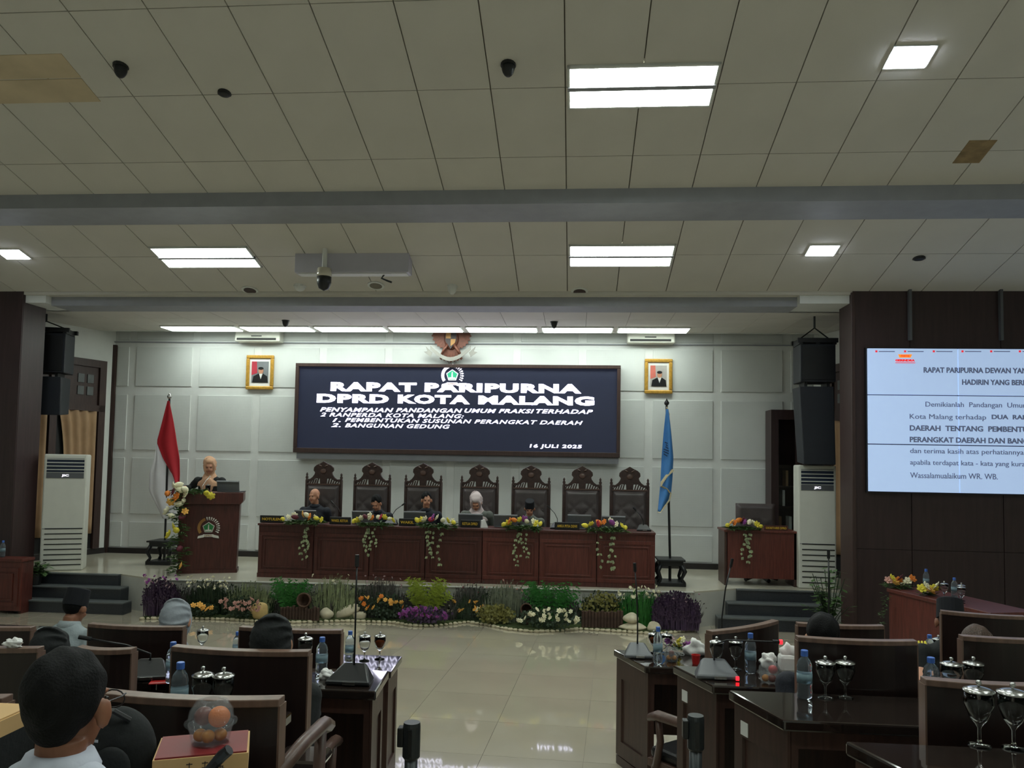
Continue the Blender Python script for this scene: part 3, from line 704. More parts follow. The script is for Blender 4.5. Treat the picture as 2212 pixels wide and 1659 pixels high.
# throne chairs
def throne():
    t = thing('throne_chair', '', 'chair', (0, 0, 0), 0, 'high-backed chairs behind the stage desks')
    W = .285
    for s_ in (-1, 1):
        MB().lathe([(.02, 0), (.024, .45), (.018, .5), (.024, .55), (.024, 1.31), (.016, 1.33), (.024, 1.355), (.012, 1.38), (.018, 1.4), (.003, 1.43)], 10, (s_*(W-.02), .05, 0)).build('back_post', CARVE, t, smooth=True)
        MB().lathe([(.018, 0), (.03, .12), (.02, .24), (.03, .3)], 10, (s_*(W-.03), -.42, 0)).build('leg', CARVE, t, smooth=True)
        m_ = MB().tube([(s_*(W-.02), .03, .62), (s_*(W+.01), -.15, .6), (s_*(W+.01), -.36, .58), (s_*(W+.01), -.44, .54)], [.022, .026, .028, .02], 8)
        m_.build('arm', CARVE, t, smooth=True)
        MB().tube([(s_*(W-.0), -.38, .27), (s_*(W+.01), -.38, .58)], .02, 8).build('arm_post', CARVE, t)
    MB().b(-W+.01, W-.01, -.45, .05, .25, .31).build('seat_frame', CARVE, t, bevel=.01)
    MB().b(-W+.03, W-.03, -.44, .0, .3, .375).build('seat', LEATHT, t, bevel=.025)
    def fn(u, v):
        x = (u-.5)*2*(W-.045); z = .36+.89*v
        q = v*7.12; p = u*4
        d1 = abs(math.sin(PI*(q/2+p/2))); d2 = abs(math.sin(PI*(q/2-p/2)))
        amp = 1.0 if v < .72 else max(0, 1-(v-.72)*9)
        edge = min(1, min(u, 1-u)*14, min(v, 1-v)*18)
        return (x, .02-.055*edge-.022*amp*(min(d1, d2)-.5)*edge, z)
    MB().grid(fn, 40, 48).build('tufted_backrest', LEATHT, t, smooth=True)
    MB().b(-W+.03, W-.03, .02, .05, .3, 1.26).build('back_board', CARVE, t)
    bt = MB().ell((0, 0, 0), (.012, .008, .012), 8, 6).mesh('button', LEATHT, True)
    for r in range(5):
        for k in range(-2, 3):
            x = (k+(.5 if r % 2 else 0))*(W-.045)*.5; z = .5+.75*(r+.65)/6.2*1.0
            if abs(x) < W-.08: piece('button', bt, t, (x, -.026, z))
    # crest: arch with bell-shaped top, slanting carved slits open to the wall
    MB().b(-W+.03, W-.03, .0, .05, 1.245, 1.265).build('top_rail', ARMW, t)
    arch = []
    prof = [(-W+.03, 1.335), (-.21, 1.33), (-.17, 1.36), (-.14, 1.4), (-.13, 1.43), (-.155, 1.46), (-.15, 1.505), (-.115, 1.54), (-.06, 1.565), (0, 1.6)]
    out = prof+[(-x, z) for x, z in reversed(prof[:-1])]
    inn = [(-W+.03, 1.3), (-.215, 1.295), (-.165, 1.31), (-.12, 1.34), (-.055, 1.34), (-.05, 1.262), (.05, 1.262), (.055, 1.34), (.12, 1.34), (.165, 1.31), (.215, 1.295), (W-.03, 1.3)]
    c_ = MB().prism(out+list(reversed(inn)), .005, .045); c_.build('crest', CARVE, t, bevel=.006)
    for s_ in (-1, 1):
        sl_ = MB()
        for k in range(5):
            x = s_*(.085+k*.036)-.012; zt0 = 1.345-k*.011; sl_.prism([(x-.012, 1.262), (x+.008, 1.262), (x+.03, zt0), (x+.012, zt0)], .012, .04)
        tag(sl_.build('crest_carving', CARVE, t), kind='stuff')
    sc = MB()
    for s_ in (-1, 1): sc.ell((s_*.045, .0, 1.53), (.03, .012, .012), 8, 6, Matrix.Rotation(-s_*.5, 3, 'Y'))
    sc.ell((0, .0, 1.45), (.05, .014, .04), 10, 6)
    sc.build('crest_boss', ARMW, t, smooth=True)
    return t
cxs = [696, 801, 912, 1034, 1146, 1257, 1360]
YCH = 11.45
wear = ['with the bald man', 'with the man bowing his head over papers', 'with the upright man looking sideways', 'with the woman in the pale scarf', 'with the man in the black cap', 'left empty, next to the man in the black cap', 'left empty, nearest the blue flag']
proto = throne(); chx = []
for k in range(7):
    x = at(cxs[k], 1100, YCH).x; chx.append(x)
    lab = 'carved dark high-backed tufted chair '+wear[k]
    if k == 0: proto.location = (x, YCH, SH); proto['label'] = lab
    else: dup(proto, (x, YCH, SH), 0, lab)
# laptops / lift-up monitors on the long desk
def monitor(p0, p1, yt, lab, y=YD+.2, z=None, tilt=.25, mt=GREYP):
    z = desk_top_z if z is None else z
    a = at(p0, yt, y).x; b_ = at(p1, yt, y).x; h_ = at((p0+p1)/2, yt, y).z-z; hw = (b_-a)/2
    t = thing('laptop', lab, 'laptop', ((a+b_)/2, y, z), 0, 'laptops on the stage')
    MB().c(0, .14, .008, hw*2, .24, .014).build('keyboard_base', mt, t, bevel=.004)
    R_ = Matrix.Rotation(tilt, 3, 'X')
    MB().c(0, .02-.0, .012+h_/2, hw*2, .012, h_, R_).build('screen_lid', mt, t, bevel=.004)
    MB().c(0, -.004+.0, .012+h_-.012, hw*2-.004, .016, .014, R_).build('lid_edge', BEAM, t)
    return t
for k, (p0, p1, yt) in enumerate([(636, 683, 1103), (760, 806, 1105), (872, 920, 1106), (990, 1043, 1111), (1067, 1118, 1113), (1226, 1277, 1113), (1300, 1351, 1116)]):
    monitor(p0, p1, yt, 'grey laptop on the stage desk before the '+['bald man', 'man bowing his head', 'man looking sideways', 'woman in the pale scarf', 'man in the black cap', 'empty chair beside the capped man', 'empty chair nearest the blue flag'][k])
# name plates
for k, (p0, p1, y0, y1, txt) in enumerate([(562, 612, 1117, 1127, 'NOTULEN'), (712, 757, 1118, 1129, 'WAKIL KETUA'), (862, 898, 1120, 1131, 'WAKIL'), (995, 1036, 1122, 1135, 'KETUA DPRD'), (1198, 1252, 1126, 1140, 'AMKA PITIA DEWI')]):
    yy = YD+.1; a = at(p0, y1, yy); b_ = at(p1, y0, yy); hw = (b_.x-a.x)/2
    t = thing('name_plate', 'black gold-lettered name plate on the stage desk '+['nearest the lectern', 'right of the bald man', 'before the man looking sideways', 'before the woman in the pale scarf', 'before an empty chair'][k], 'name plate', ((a.x+b_.x)/2, yy, desk_top_z))
    R_ = Matrix.Rotation(-.3, 3, 'X'); h_ = .1
    MB().prism([(-hw, 0), (hw, 0), (hw, h_), (-hw, h_)], -.012, .03).build('plate', BLACK, t, bevel=.004)
    lettering(txt, t, -hw*.8, hw*.8, h_*.32, h_*.68, -.014, GOLDT, .02)
# conference microphones on the stage desk
def conf_mic(loc, rz, lab, tall=.4, lean=(0, -.05), grp=None, mt=GREYP, sc=1.0, red=False):
    t = thing('conference_microphone', lab, 'microphone', loc, rz, grp)
    w_ = .1*sc
    m_ = MB(); m_.add([(-w_, -.07, 0), (w_, -.07, 0), (w_*.9, .08, 0), (-w_*.9, .08, 0), (-w_, -.075, .022), (w_, -.075, .022), (w_*.5, .07, .085), (-w_*.5, .07, .085)],
                      [(0,3,2,1),(4,5,6,7),(0,1,5,4),(1,2,6,5),(2,3,7,6),(3,0,4,7)])
    m_.build('base_unit', mt, t, bevel=.012)
    MB().c(.01*sc, -.079, .016, .055*sc, .008, .014).build('talk_button', STEEL, t)
    if red: MB().c(.085*sc, -.078, .016, .016, .008, .02).build('indicator', REDG, t)
    p = [(0, .05, .07), (0, .052, .07+tall*.3), (lean[0]*.4, .05+lean[1]*.4, .07+tall*.7), (lean[0], .05+lean[1], .07+tall)]
    MB().tube(p, [.006, .005, .005, .005], 6).build('gooseneck', BLACK, t, smooth=True)
    q = Vector(p[3]); d = (q-Vector(p[2])).normalized()
    MB().tube([q, q+d*.06], [.011, .011], 8).build('microphone_head', BLACK, t)
    return t
for k, (p, lab) in enumerate([(735, 'low grey conference microphone beside the bald man on the stage desk'), (846, 'conference microphone by the man bowing his head on the stage desk'), (1204, 'conference microphone in front of the empty chair beside the capped man'), (1390, 'conference microphone at the flag end of the stage desk')]):
    x = at(p, 1125, YD+.25).x
    conf_mic((x, YD+.22, desk_top_z), 0, lab, .2, (.14 if k == 1 else -.1, -.02), mt=BLACK)

# floral arrangements ------------------------------------------------------------
PET_ME = {}
def bloom(mt):
    if mt.name in PET_ME: return PET_ME[mt.name]
    m_ = MB()
    for ring, (n, r, tl) in enumerate(((6, 1.0, .35), (5, .7, .8), (3, .35, 1.2))):
        for k in range(n):
            a = 2*PI*k/n+ring*.6; R_ = Matrix.Rotation(a, 3, 'Z') @ Matrix.Rotation(-tl, 3, 'Y')
            m_.ell(R_ @ Vector((r*.55, 0, .1)), (r*.55, r*.36, .12), 7, 5, R_)
    me = m_.mesh('bloom', mt, True); PET_ME[mt.name] = me; return me
def tulip(mt):
    key = 't'+mt.name
    if key in PET_ME: return PET_ME[key]
    m_ = MB()
    m_.lathe([(.15, -.6), (.5, -.2), (.6, .3), (.45, .8), (.1, 1.2)], 7)
    me = m_.mesh('bloom', mt, True); PET_ME[key] = me; return me
def leaf_clump(mb, c, n, L, spread, up=.3, w_=.14, rnd=random):
    for k in range(n):
        a = rnd.uniform(0, 2*PI); el_ = rnd.uniform(-.3, 1.2)*up+rnd.uniform(-.2, .2)
        d = Vector((math.cos(a)*math.cos(el_), math.sin(a)*math.cos(el_), math.sin(el_)))
        l = L*rnd.uniform(.5, 1); s_ = d.cross(Vector((0, 0, 1))).normalized()*(l*w_)
        b0 = Vector(c)+Vector((rnd.uniform(-1, 1)*spread[0], rnd.uniform(-1, 1)*spread[1], rnd.uniform(-1, 1)*spread[2]))
        mid = b0+d*l*.5+Vector((0, 0, l*.06)); tip = b0+d*l-Vector((0, 0, l*.12))
        mb.add([b0, mid+s_, tip, mid-s_], [(0, 1, 2), (0, 2, 3)])
def rest_on(mb, z, yfrom=-9):                # leaves lie on the desk top instead of dipping into it
    mb.v = [(x, y, max(q, z)) if y > yfrom else (x, y, q) for x, y, q in mb.v]
def garland(loc, lab, hw, cols, vines=.5, grp='floral arrangements on the stage desks'):
    t = thing('flower_arrangement', lab, 'flowers', loc, 0, grp)
    rnd = random.Random(lab)
    m_ = MB(); leaf_clump(m_, (0, -.03, .02), 130, .15, (hw*.75, .035, .02), .25, .12, rnd); rest_on(m_, .004, -.04)
    tag(m_.build('foliage', L_MID, t), kind='stuff')
    for k, c in enumerate(cols):
        u = (k+.5)/len(cols)*2-1
        x = u*hw*.95+rnd.uniform(-.02, .02); z = .035+.06*(1-u*u)+rnd.uniform(-.02, .02)
        z += .025; piece('bloom', bloom(c) if k % 3 else tulip(c), t, (x, -.06+rnd.uniform(-.03, .03), z), rot=(1.1+rnd.uniform(-.3, .3), rnd.uniform(-.9, .9), rnd.uniform(0, 6)), scale=rnd.uniform(.045, .062))
    vm = MB(); lm = MB()
    for k in range(4):
        x = rnd.uniform(-.12, .12)*hw*3; L = vines*rnd.uniform(.5, 1); pts = []
        for q in range(7):
            pts.append((x+.025*math.sin(q*1.1+k), -.075-.012*(q > 1), .02-L*q/6))
        vm.tube(pts, .0025, 4)
        for q in range(1, 7):
            for h in range(2):
                p = Vector(pts[q]); a = rnd.uniform(-.9, .9); l = rnd.uniform(.03, .055)
                d = Vector((math.sin(a), 0, -math.cos(a)))*l; s_ = Vector((d.z, .2*l, -d.x))*.4
                lm.add([p, p+d*.5+s_, p+d+Vector((0, -.012, 0)), p+d*.5-s_], [(0, 1, 2), (0, 2, 3)])
    tag(vm.build('vine_stems', L_DARK, t), kind='stuff'); tag(lm.build('vine_leaves', L_PALE, t), kind='stuff')
    return t
GC = [[P_LEM, P_WHT, P_WHT, P_MAR, P_YEL, P_PURP, P_WHT, P_ORG, P_WHT, P_LEM, P_LEM],
      [P_LEM, P_LEM, P_WHT, P_MAR, P_WHT, P_ORG, P_WHT, P_RED, P_LEM, P_WHT, P_LEM],
      [P_LEM, P_LEM, P_WHT, P_RED, P_PURP, P_WHT, P_WHT, P_LEM, P_WHT, P_LEM],
      [P_LEM, P_LEM, P_ORG, P_ORG, P_LEM, P_PURP, P_WHT, P_WHT, P_LEM, P_LEM],
      [P_LEM, P_LEM, P_RED, P_ORG, P_ORG, P_WHT, P_PURP, P_WHT, P_LEM, P_LEM]]
for k, (p0, p1) in enumerate([(612, 706), (762, 855), (898, 992), (1082, 1175), (1262, 1358)]):
    xm = (p0+p1)/2; a = at(p0, 1130, YD).x; b_ = at(p1, 1130, YD).x
    garland(((a+b_)/2, YD+.0, desk_top_z), 'flower arrangement with vines on the stage desk '+['before the bald man', 'before the man bowing his head', 'right of the man looking sideways', 'before the man in the black cap', 'before the two empty chairs'][k], (b_-a)/2, GC[k], .5)

# lectern ------------------------------------------------------------------------
YL = 10.69; RL = .34
lc = at(450, 1160, YL).x
lt = thing('lectern', 'tall red-brown wooden lectern with the council crest at the stage edge', 'lectern', (lc, YL, SH), RL)
zt_l = at(450, 1063, YL).z-SH; hwb = (at(507, 1200, YL).x-at(391, 1200, YL).x)/2
hwt = (at(519, 1075, YL).x-at(385, 1075, YL).x)/2
bd = MB(); bd.add([(-hwb*.98, 0, 0), (hwb*.98, 0, 0), (hwb*.98, .28, 0), (-hwb*.98, .28, 0), (-hwb*1.04, 0, zt_l-.17), (hwb*1.04, 0, zt_l-.17), (hwb*1.04, .28, zt_l-.17), (-hwb*1.04, .28, zt_l-.17)],
                  [(0,3,2,1),(4,5,6,7),(0,1,5,4),(1,2,6,5),(2,3,7,6),(3,0,4,7)])
bd.build('body', WOOD, lt, bevel=.006)
MB().prism([(-hwt, zt_l), (hwt, zt_l), (hwt, zt_l-.12), (hwt-.035, zt_l-.17), (-hwt+.035, zt_l-.17), (-hwt, zt_l-.12)][::-1], -.06, .34).build('head', WOOD, lt, bevel=.008)
MB().b(-hwb*1.02, hwb*1.02, -.02, .3, 0, .05).build('plinth', WOOD, lt)
cc = at(450, 1140, YL-.02)
crest(lt, Vector((0, 0, cc.z-SH)), .15, -.004, LGOLD, LWHITE, GRN, LGOLD)
zl = SH+zt_l
monitor(468, 516, 1040, 'open grey laptop on top of the lectern', YL+.1, zl, .15)
t = thing('lectern_microphone', 'thin gooseneck microphone leaning on the lectern towards the speaker', 'microphone', (at(437, 1060, YL+.05).x, YL+.05, zl))
MB().lathe([(.045, 0), (.045, .015), (.02, .03)], 14).build('base', GREYP, t)
MB().tube([(0, 0, .02), (0, .0, .08), (.02, .06, .16), (.05, .12, .22)], [.006, .004, .004, .008], 6).build('gooseneck', STEEL, t)
t = thing('drinking_glass', 'small lidded glass on the lectern beside the laptop', 'glass', (at(449, 1060, YL+.1).x, YL+.1, zl))
MB().lathe([(.03, 0), (.036, .09), (.033, .09), (.027, .006)], 16).build('tumbler', GLASS, t, smooth=True)
MB().lathe([(.038, .09), (.036, .098), (.008, .103), (.008, .115)], 16).build('lid', STEEL, t)
# flowers over the lectern corner
t = thing('lectern_garland', 'cascade of lilies, roses and ivy draped over the lectern corner', 'flowers', (at(396, 1065, YL-.2).x, YL-.27, SH+zt_l-.02), RL*.6)
rnd = random.Random(5); m_ = MB(); lm2 = MB()
for k in range(13): leaf_clump(m_, (rnd.uniform(-.1, .06)+k*.004, -.02, .02-k*.09), 26, .14, (.06, .02, .05), .3, .13, rnd)
leaf_clump(m_, (.22, .02, .03), 70, .16, (.14, .03, .02), .4, .1, rnd)
tag(m_.build('foliage', L_MID, t), kind='stuff')
cols = [(-.16, .0, P_ORG), (-.1, .1, P_WHT), (-.04, .12, P_WHT), (-.06, .03, P_MAR), (.02, .05, P_WHT), (-.02, -.04, P_ORG), (.08, .06, P_WHT), (.1, -.0, P_WHT), (.06, -.09, P_WHT), (-.12, -.12, P_YEL), (-.02, -.14, P_WHT),
        (-.14, -.24, P_WHT), (-.08, -.3, P_WHT), (.08, -.24, P_YEL), (.03, -.32, P_MAR), (-.08, -.46, P_LEM), (-.02, -.5, P_LEM), (-.1, -.56, P_LEM), (.38, .0, P_LEM), (.42, -.03, P_LEM), (.35, .02, P_LEM), (.07, -.98, P_YEL), (.02, -.75, P_MAR)]
for k, (x, z, c) in enumerate(cols):
    piece('bloom', bloom(c) if k % 2 else tulip(c), t, (x, -.05+rnd.uniform(-.03, .01), z), rot=(1.2, rnd.uniform(-.8, .8), rnd.uniform(0, 6)), scale=rnd.uniform(.05, .075))

# flags ----------------------------------------------------------------------------
def stand(x, y, lab):
    t = thing('flag_stand', lab, 'stand', (x, y, SH))
    MB().b(-.16, .16, -.17, .17, .27, .35).build('top', BLACK, t, bevel=.012); MB().b(-.185, .185, -.2, .2, .335, .36).build('top_plate', BLACK, t, bevel=.006)
    for sx in (-1, 1):
        for sy in (-1, 1):
            MB().tube([(sx*.14, sy*.15, .28), (sx*.18, sy*.17, .2), (sx*.14, sy*.15, .1), (sx*.17, sy*.17, .04)], [.03, .032, .022, .03], 8).build('leg', BLACK, t, smooth=True)
    MB().b(-.195, .195, -.19, .19, .0, .055).build('base_plate', BLACK, t, bevel=.008)
    MB().lathe([(.02, .05), (.02, .27)], 8).build('centre_post', BLACK, t)
    return t
YF1 = 11.5
fx1 = at(355, 1200, YF1).x; stand(fx1, YF1, 'black carved flag stand behind the lectern')
z0 = SH+.36; ztop = at(366, 862, YF1).z
t = thing('national_flag', 'red and white flag hanging folded from a pole behind the lectern', 'flag', (fx1, YF1, z0))
xt = at(366, 862, YF1).x-fx1
MB().tube([(0, 0, 0), (xt, 0, ztop-z0)], .016, 10).build('pole', BLACK, t)
MB().lathe([(.012, 0), (.03, .015), (.036, .04), (.02, .07), (.002, .09)], 10, (xt, 0, ztop-z0)).build('finial', STEEL, t, smooth=True)
def hang(pl, pr, ys_, yoff, amp, nf, Y):
    """cloth between left and right pixel edges at rows ys_"""
    L_ = [at(p, y, Y) for p, y in zip(pl, ys_)]; R_ = [at(p, y, Y) for p, y in zip(pr, ys_)]
    def fn(u, v):
        q = v*(len(ys_)-1); i = min(int(q), len(ys_)-2); f_ = q-i
        a = L_[i].lerp(L_[i+1], f_); b = R_[i].lerp(R_[i+1], f_); p = a.lerp(b, u)
        return (p.x-t.location.x, p.y-t.location.y+yoff+amp*math.sin(u*nf+v*2)*min(1, v*3), p.z-t.location.z)
    return fn
MB().grid(hang([364, 352, 339, 352, 372, 386], [368, 376, 382, 388, 389, 388], [866, 910, 955, 990, 1025, 1058], -.03, .03, 7, YF1-.02), 16, 24).build('red_half', FRED, t, smooth=True, solid=.005)
MB().grid(hang([339, 333, 322, 320, 340, 350], [341, 354, 372, 387, 388, 380], [958, 992, 1020, 1060, 1100, 1120], -.01, .035, 9, YF1), 16, 24).build('white_half', FWHITE, t, smooth=True, solid=.005)
YF2 = 10.9
fx2 = at(1447, 1240, YF2).x; stand(fx2, YF2, 'black carved flag stand at the right end of the stage desks')
ztop = at(1440, 876, YF2).z
t = thing('blue_flag', 'blue flag with pale gold fringe hanging folded from a dark pole', 'flag', (fx2, YF2, z0))
xt = at(1440, 876, YF2).x-fx2
MB().tube([(0, 0, 0), (xt, 0, ztop-z0)], .017, 10).build('pole', BLACK, t)
MB().lathe([(.012, 0), (.03, .015), (.036, .04), (.016, .07), (.002, .1)], 10, (xt, 0, ztop-z0)).build('finial', BLACK, t, smooth=True)
MB().tube([(xt, -.02, ztop-z0-.02), (xt+.03, -.03, ztop-z0-.12), (xt+.02, -.03, ztop-z0-.2)], .01, 6).build('tassel', FGOLD, t)
MB().grid(hang([1438, 1433, 1429, 1427, 1424, 1421], [1443, 1449, 1454, 1452, 1449, 1430], [884, 935, 990, 1035, 1070, 1105], -.04, .035, 6, YF2-.03), 16, 28).build('cloth', FBLUE, t, smooth=True, solid=.005)
def fr_(pts, w_):
    q = [at(p, y, YF2-.1)-t.location for p, y in pts]
    return MB().tube(q, w_, 6, .35)
f1 = fr_([(1454, 1015), (1440, 1028), (1430, 1042), (1428, 1050), (1440, 1056), (1449, 1066), (1446, 1080), (1436, 1094), (1426, 1107), (1421, 1106)], .022)
f1.build('fringe', FGOLD, t)
em = MB()
for k in range(6): em.tube([at(1436+random.uniform(-3, 6), 955+k*5, YF2-.11)-t.location, at(1444+random.uniform(-3, 5), 958+k*5.5, YF2-.11)-t.location], .007, 5)
em.build('embroidery', mat('navy_embroidery', (30, 50, 84), .8), t)
# floor-standing air conditioners ---------------------------------------------------
def floor_ac(p0, p1, yt, yb, lab, rz, z=SH):
    b0 = onz((p0+p1)/2, yb, z); Y = b0.y+.05
    w_ = (at(p1, 1100, Y).x-at(p0, 1100, Y).x)*.9; h_ = at((p0+p1)/2, yt, Y).z-z; hw = w_/2; d_ = .3
    t = thing('floor_air_conditioner', lab, 'air conditioner', (b0.x, Y, z), rz)
    MB().b(-hw, hw, 0, d_, 0, h_).build('cabinet', ACW, t, bevel=.02)
    gz0, gz1 = h_*.865, h_*.965
    gz0 = h_-h_*.155
    MB().b(-hw*.86, hw*.86, -.004, .02, gz0, gz1).build('outlet', ACB, t)
    for k in range(4):
        zz = gz0+(gz1-gz0)*(k+.75)/4.0
        MB().b(-hw*.86, hw*.86, -.016, .01, zz-.006, zz+.006).build('louvre', ACW, t)
    MB().b(-hw*.86, hw*.86, -.006, .02, gz0-.085, gz0-.008).build('display_band', GREYP, t)
    lettering('JIC', t, -.045, .045, gz0-.068, gz0-.03, -.008, LWE, .03)
    MB().b(-hw*.94, hw*.94, -.004, .002, h_*.36, h_*.365).build('front_seam', BEAM, t)
    for k in range(8):
        zz = h_*(.05+.0395*k*1.12)
        MB().b(-hw*.82, hw*.9, -.005, .02, zz-.007, zz+.007).build('intake_slot', SLOT, t)
    return t
floor_ac(82, 170, 981, 1234, 'tall white floor air conditioner beside the curtained window', math.radians(24))
floor_ac(1724, 1814, 1005, 1274, 'tall white floor air conditioner beside the video wall', math.radians(-2))
# hanging loudspeakers ---------------------------------------------------------------
def speaker(p0, p1, y0, ym, yb, Y, lab, ylow0, ylow1, rz):
    xm = (p0+p1)/2; a = at(p0, 850, Y).x; b_ = at(p1, 850, Y).x; hw = (b_-a)/2
    zt_, zm, zb_ = at(xm, y0, Y).z, at(xm, ym, Y).z, at(xm, yb, Y).z
    t = thing('hanging_loudspeaker', lab, 'loudspeaker', ((a+b_)/2, Y, zb_), rz)
    H1 = zt_-zb_; Hm = zm-zb_
    MB().b(-hw*.95, hw*.95, 0, .36, Hm+.03, H1-.08).build('upper_cabinet', NAVY, t, bevel=.012)
    MB().add([(-hw*.8, -.02, 0), (hw*.9, -.02, 0), (hw*.9, .3, .03), (-hw*.8, .3, .03), (-hw, 0, Hm-.03), (hw*.85, 0, Hm-.03), (hw*.85, .36, Hm-.03), (-hw, .36, Hm-.03)],
             [(0,3,2,1),(4,5,6,7),(0,1,5,4),(1,2,6,5),(2,3,7,6),(3,0,4,7)]).build('lower_cabinet', NAVY, t, bevel=.012)
    g = MB(); g.b(-hw*.86, hw*.86, -.012, .0, Hm+.06, H1-.12); g.build('grille', BLACK, t)
    for s_ in (-1, 1):
        MB().b(s_*hw*.6-.02, s_*hw*.6+.02, .05, .3, Hm-.05, Hm+.05).build('joint_bracket', BLACK, t)
    m_ = MB(); m_.b(-hw*1.08, hw*1.08, -.01, .03, H1-.06, H1-.0); m_.b(-hw*1.08, hw*1.08, .3, .35, H1-.06, H1-.0)
    for s_ in (-1, 0, 1): m_.b(s_*hw*.9-.025, s_*hw*.9+.025, .0, .32, H1-.085, H1-.01)
    m_.build('rigging_frame', BLACK, t)
    top = ceil_z(Y)-zb_ if Y < YS else CZ-zb_
    ap = H1+min(.2, (top-H1)*.5)
    for s_ in (-1, 1): MB().tube([(s_*hw*.9, .15, H1-.01), (0, .15, ap)], .009, 6).build('sling', BLACK, t)
    MB().tube([(0, .15, ap-.01), (0, .15, top)], .014, 6).build('hoist_chain', DGREY, t)
    return t
speaker(34, 132, 706, 808, 896, 10.7, 'black loudspeaker stack hanging in front of the curtained window', 0, 0, math.radians(14))
speaker(1727, 1808, 730, 830, 1004, 10.75, 'black loudspeaker stack hanging above the air conditioner by the video wall', 0, 0, 0)
# cabinet, side desk and chair at the right of the stage ---------------------------------
Yc = 12.1
a = at(1666, 1000, Yc).x; b_ = at(1790, 1000, Yc).x; h_ = at(1690, 885, Yc).z-SH
t = thing('display_cabinet', 'dark wooden cabinet with glass doors behind the side desk', 'cabinet', ((a+b_)/2, Yc, SH)); hw = (b_-a)/2
c_ = MB(); c_.b(-hw, -hw+.03, .02, .36, 0, h_); c_.b(hw-.03, hw, .02, .36, 0, h_); c_.b(-hw+.03, hw-.03, .33, .36, 0, h_); c_.b(-hw+.03, hw-.03, .02, .33, h_-.04, h_); c_.b(-hw+.03, hw-.03, .02, .33, 0, .6)
c_.build('carcass', WINGW, t)
for k in range(4): MB().b(-hw+.03, hw-.03, .04, .33, .62+k*.3+(.1 if k else 0), .64+k*.3+(.1 if k else 0)).build('shelf', WINGW, t)
for s_ in (-1, 1):
    x0_, x1_ = (-hw, -.005) if s_ < 0 else (.005, hw)
    d_ = MB(); d_.b(x0_, x0_+.11, 0, .02, .02, h_); d_.b(x1_-.06, x1_, 0, .02, .02, h_); d_.b(x0_+.11, x1_-.06, 0, .02, h_-.15, h_); d_.b(x0_+.11, x1_-.06, 0, .02, .02, .62)
    dd = d_.build('door', WINGW, t)
    MB().b(x0_+.11, x1_-.06, .006, .012, .62, h_-.15).build('pane', GLASS, dd)
    MB().b(x0_+.02, x0_+.04, -.02, .0, .75, 1.05).build('handle', STEEL, dd)
for k in range(9):
    x = -hw+.16+k*.05+(.22 if k > 3 else 0)
    if x > hw-.1: continue
    fz = (.641, 1.041, 1.341)[k % 3]
    bk = tag(MB().b(x-.018, x+.018, .1, .3, fz, fz+.24).build('binder', PAPER if k % 2 else CURT, None, loc=(t.location.x, t.location.y, SH)), '%s binder standing in the glass cabinet' % ('white' if k % 2 else 'tan'), 'binder', 'binders in the glass cabinet')
YD2 = 11.0
a = at(1565, 1200, YD2).x; b_ = at(1722, 1200, YD2).x; hw = (b_-a)/2; h_ = at(1640, 1146, YD2).z-SH
t = thing('side_desk', 'plain red-brown desk standing alone next to the floor air conditioner', 'desk', ((a+b_)/2, YD2, SH))
MB().b(-hw+.03, hw, 0, .03, .1, h_-.03).build('front_board', WOODR, t); MB().b(-hw-.01, hw+.01, -.02, .5, h_-.03, h_).build('desk_top', WOODR, t, bevel=.006)
for s_ in (-1, 1): MB().b(min(s_*hw, s_*(hw-.04)), max(s_*hw, s_*(hw-.04)), 0, .46, 0, h_-.03).build('side_panel', DESKW, t)
zd2 = SH+h_
garland((at(1606, 1140, YD2).x, YD2+.02, zd2), 'flower arrangement with hanging vines on the plain side desk', .26, [P_LEM, P_YEL, P_ORG, P_ORG, P_MAR, P_PURP, P_WHT, P_WHT, P_LEM, P_LEM], .5)
t = thing('name_plate', 'dark name plate with orange letters on the plain side desk', 'name plate', (at(1676, 1140, YD2+.06).x, YD2+.06, zd2))
MB().prism([(-.16, 0), (.16, 0), (.16, .07), (-.16, .07)], -.01, .02).build('plate', WOOD, t); lettering('SEKRETARIS DPRD', t, -.14, .14, .02, .05, -.012, GOLDT, .02)
t = thing('leather_chair', 'brown leather office chair with square back behind the plain side desk', 'chair', (at(1635, 1100, 11.65).x, 11.65, SH))
zt_ = at(1635, 1088, 11.75).z-SH
bk = MB()
def fnb(u, v):
    d1 = abs(math.sin(PI*(v*1.5+u*2))); d2 = abs(math.sin(PI*(v*1.5-u*2)))
    e = min(1, min(u, 1-u)*12, min(v, 1-v)*12)
    return ((u-.5)*.56, .1-.06*e-.02*(min(d1, d2)-.5)*(1 if v < .6 else 0)*e, .5+(zt_-.5)*v)
bk.grid(fnb, 24, 24); bk.build('backrest', LEATHT, t, smooth=True)
MB().b(-.28, .28, .1, .13, .5, zt_).build('back_shell', WOOD, t); MB().b(-.27, .27, -.35, .1, .42, .52).build('seat', LEATHT, t, bevel=.03)
MB().tube([(0, -.1, .08), (0, -.1, .42)], .03, 10).build('column', BLACK, t)
for k in range(5):
    an = 2*PI*k/5; MB().tube([(0, -.1, .09), (.27*math.cos(an), -.1+.27*math.sin(an), .03)], [.025, .03], 8).build('leg', BLACK, t)
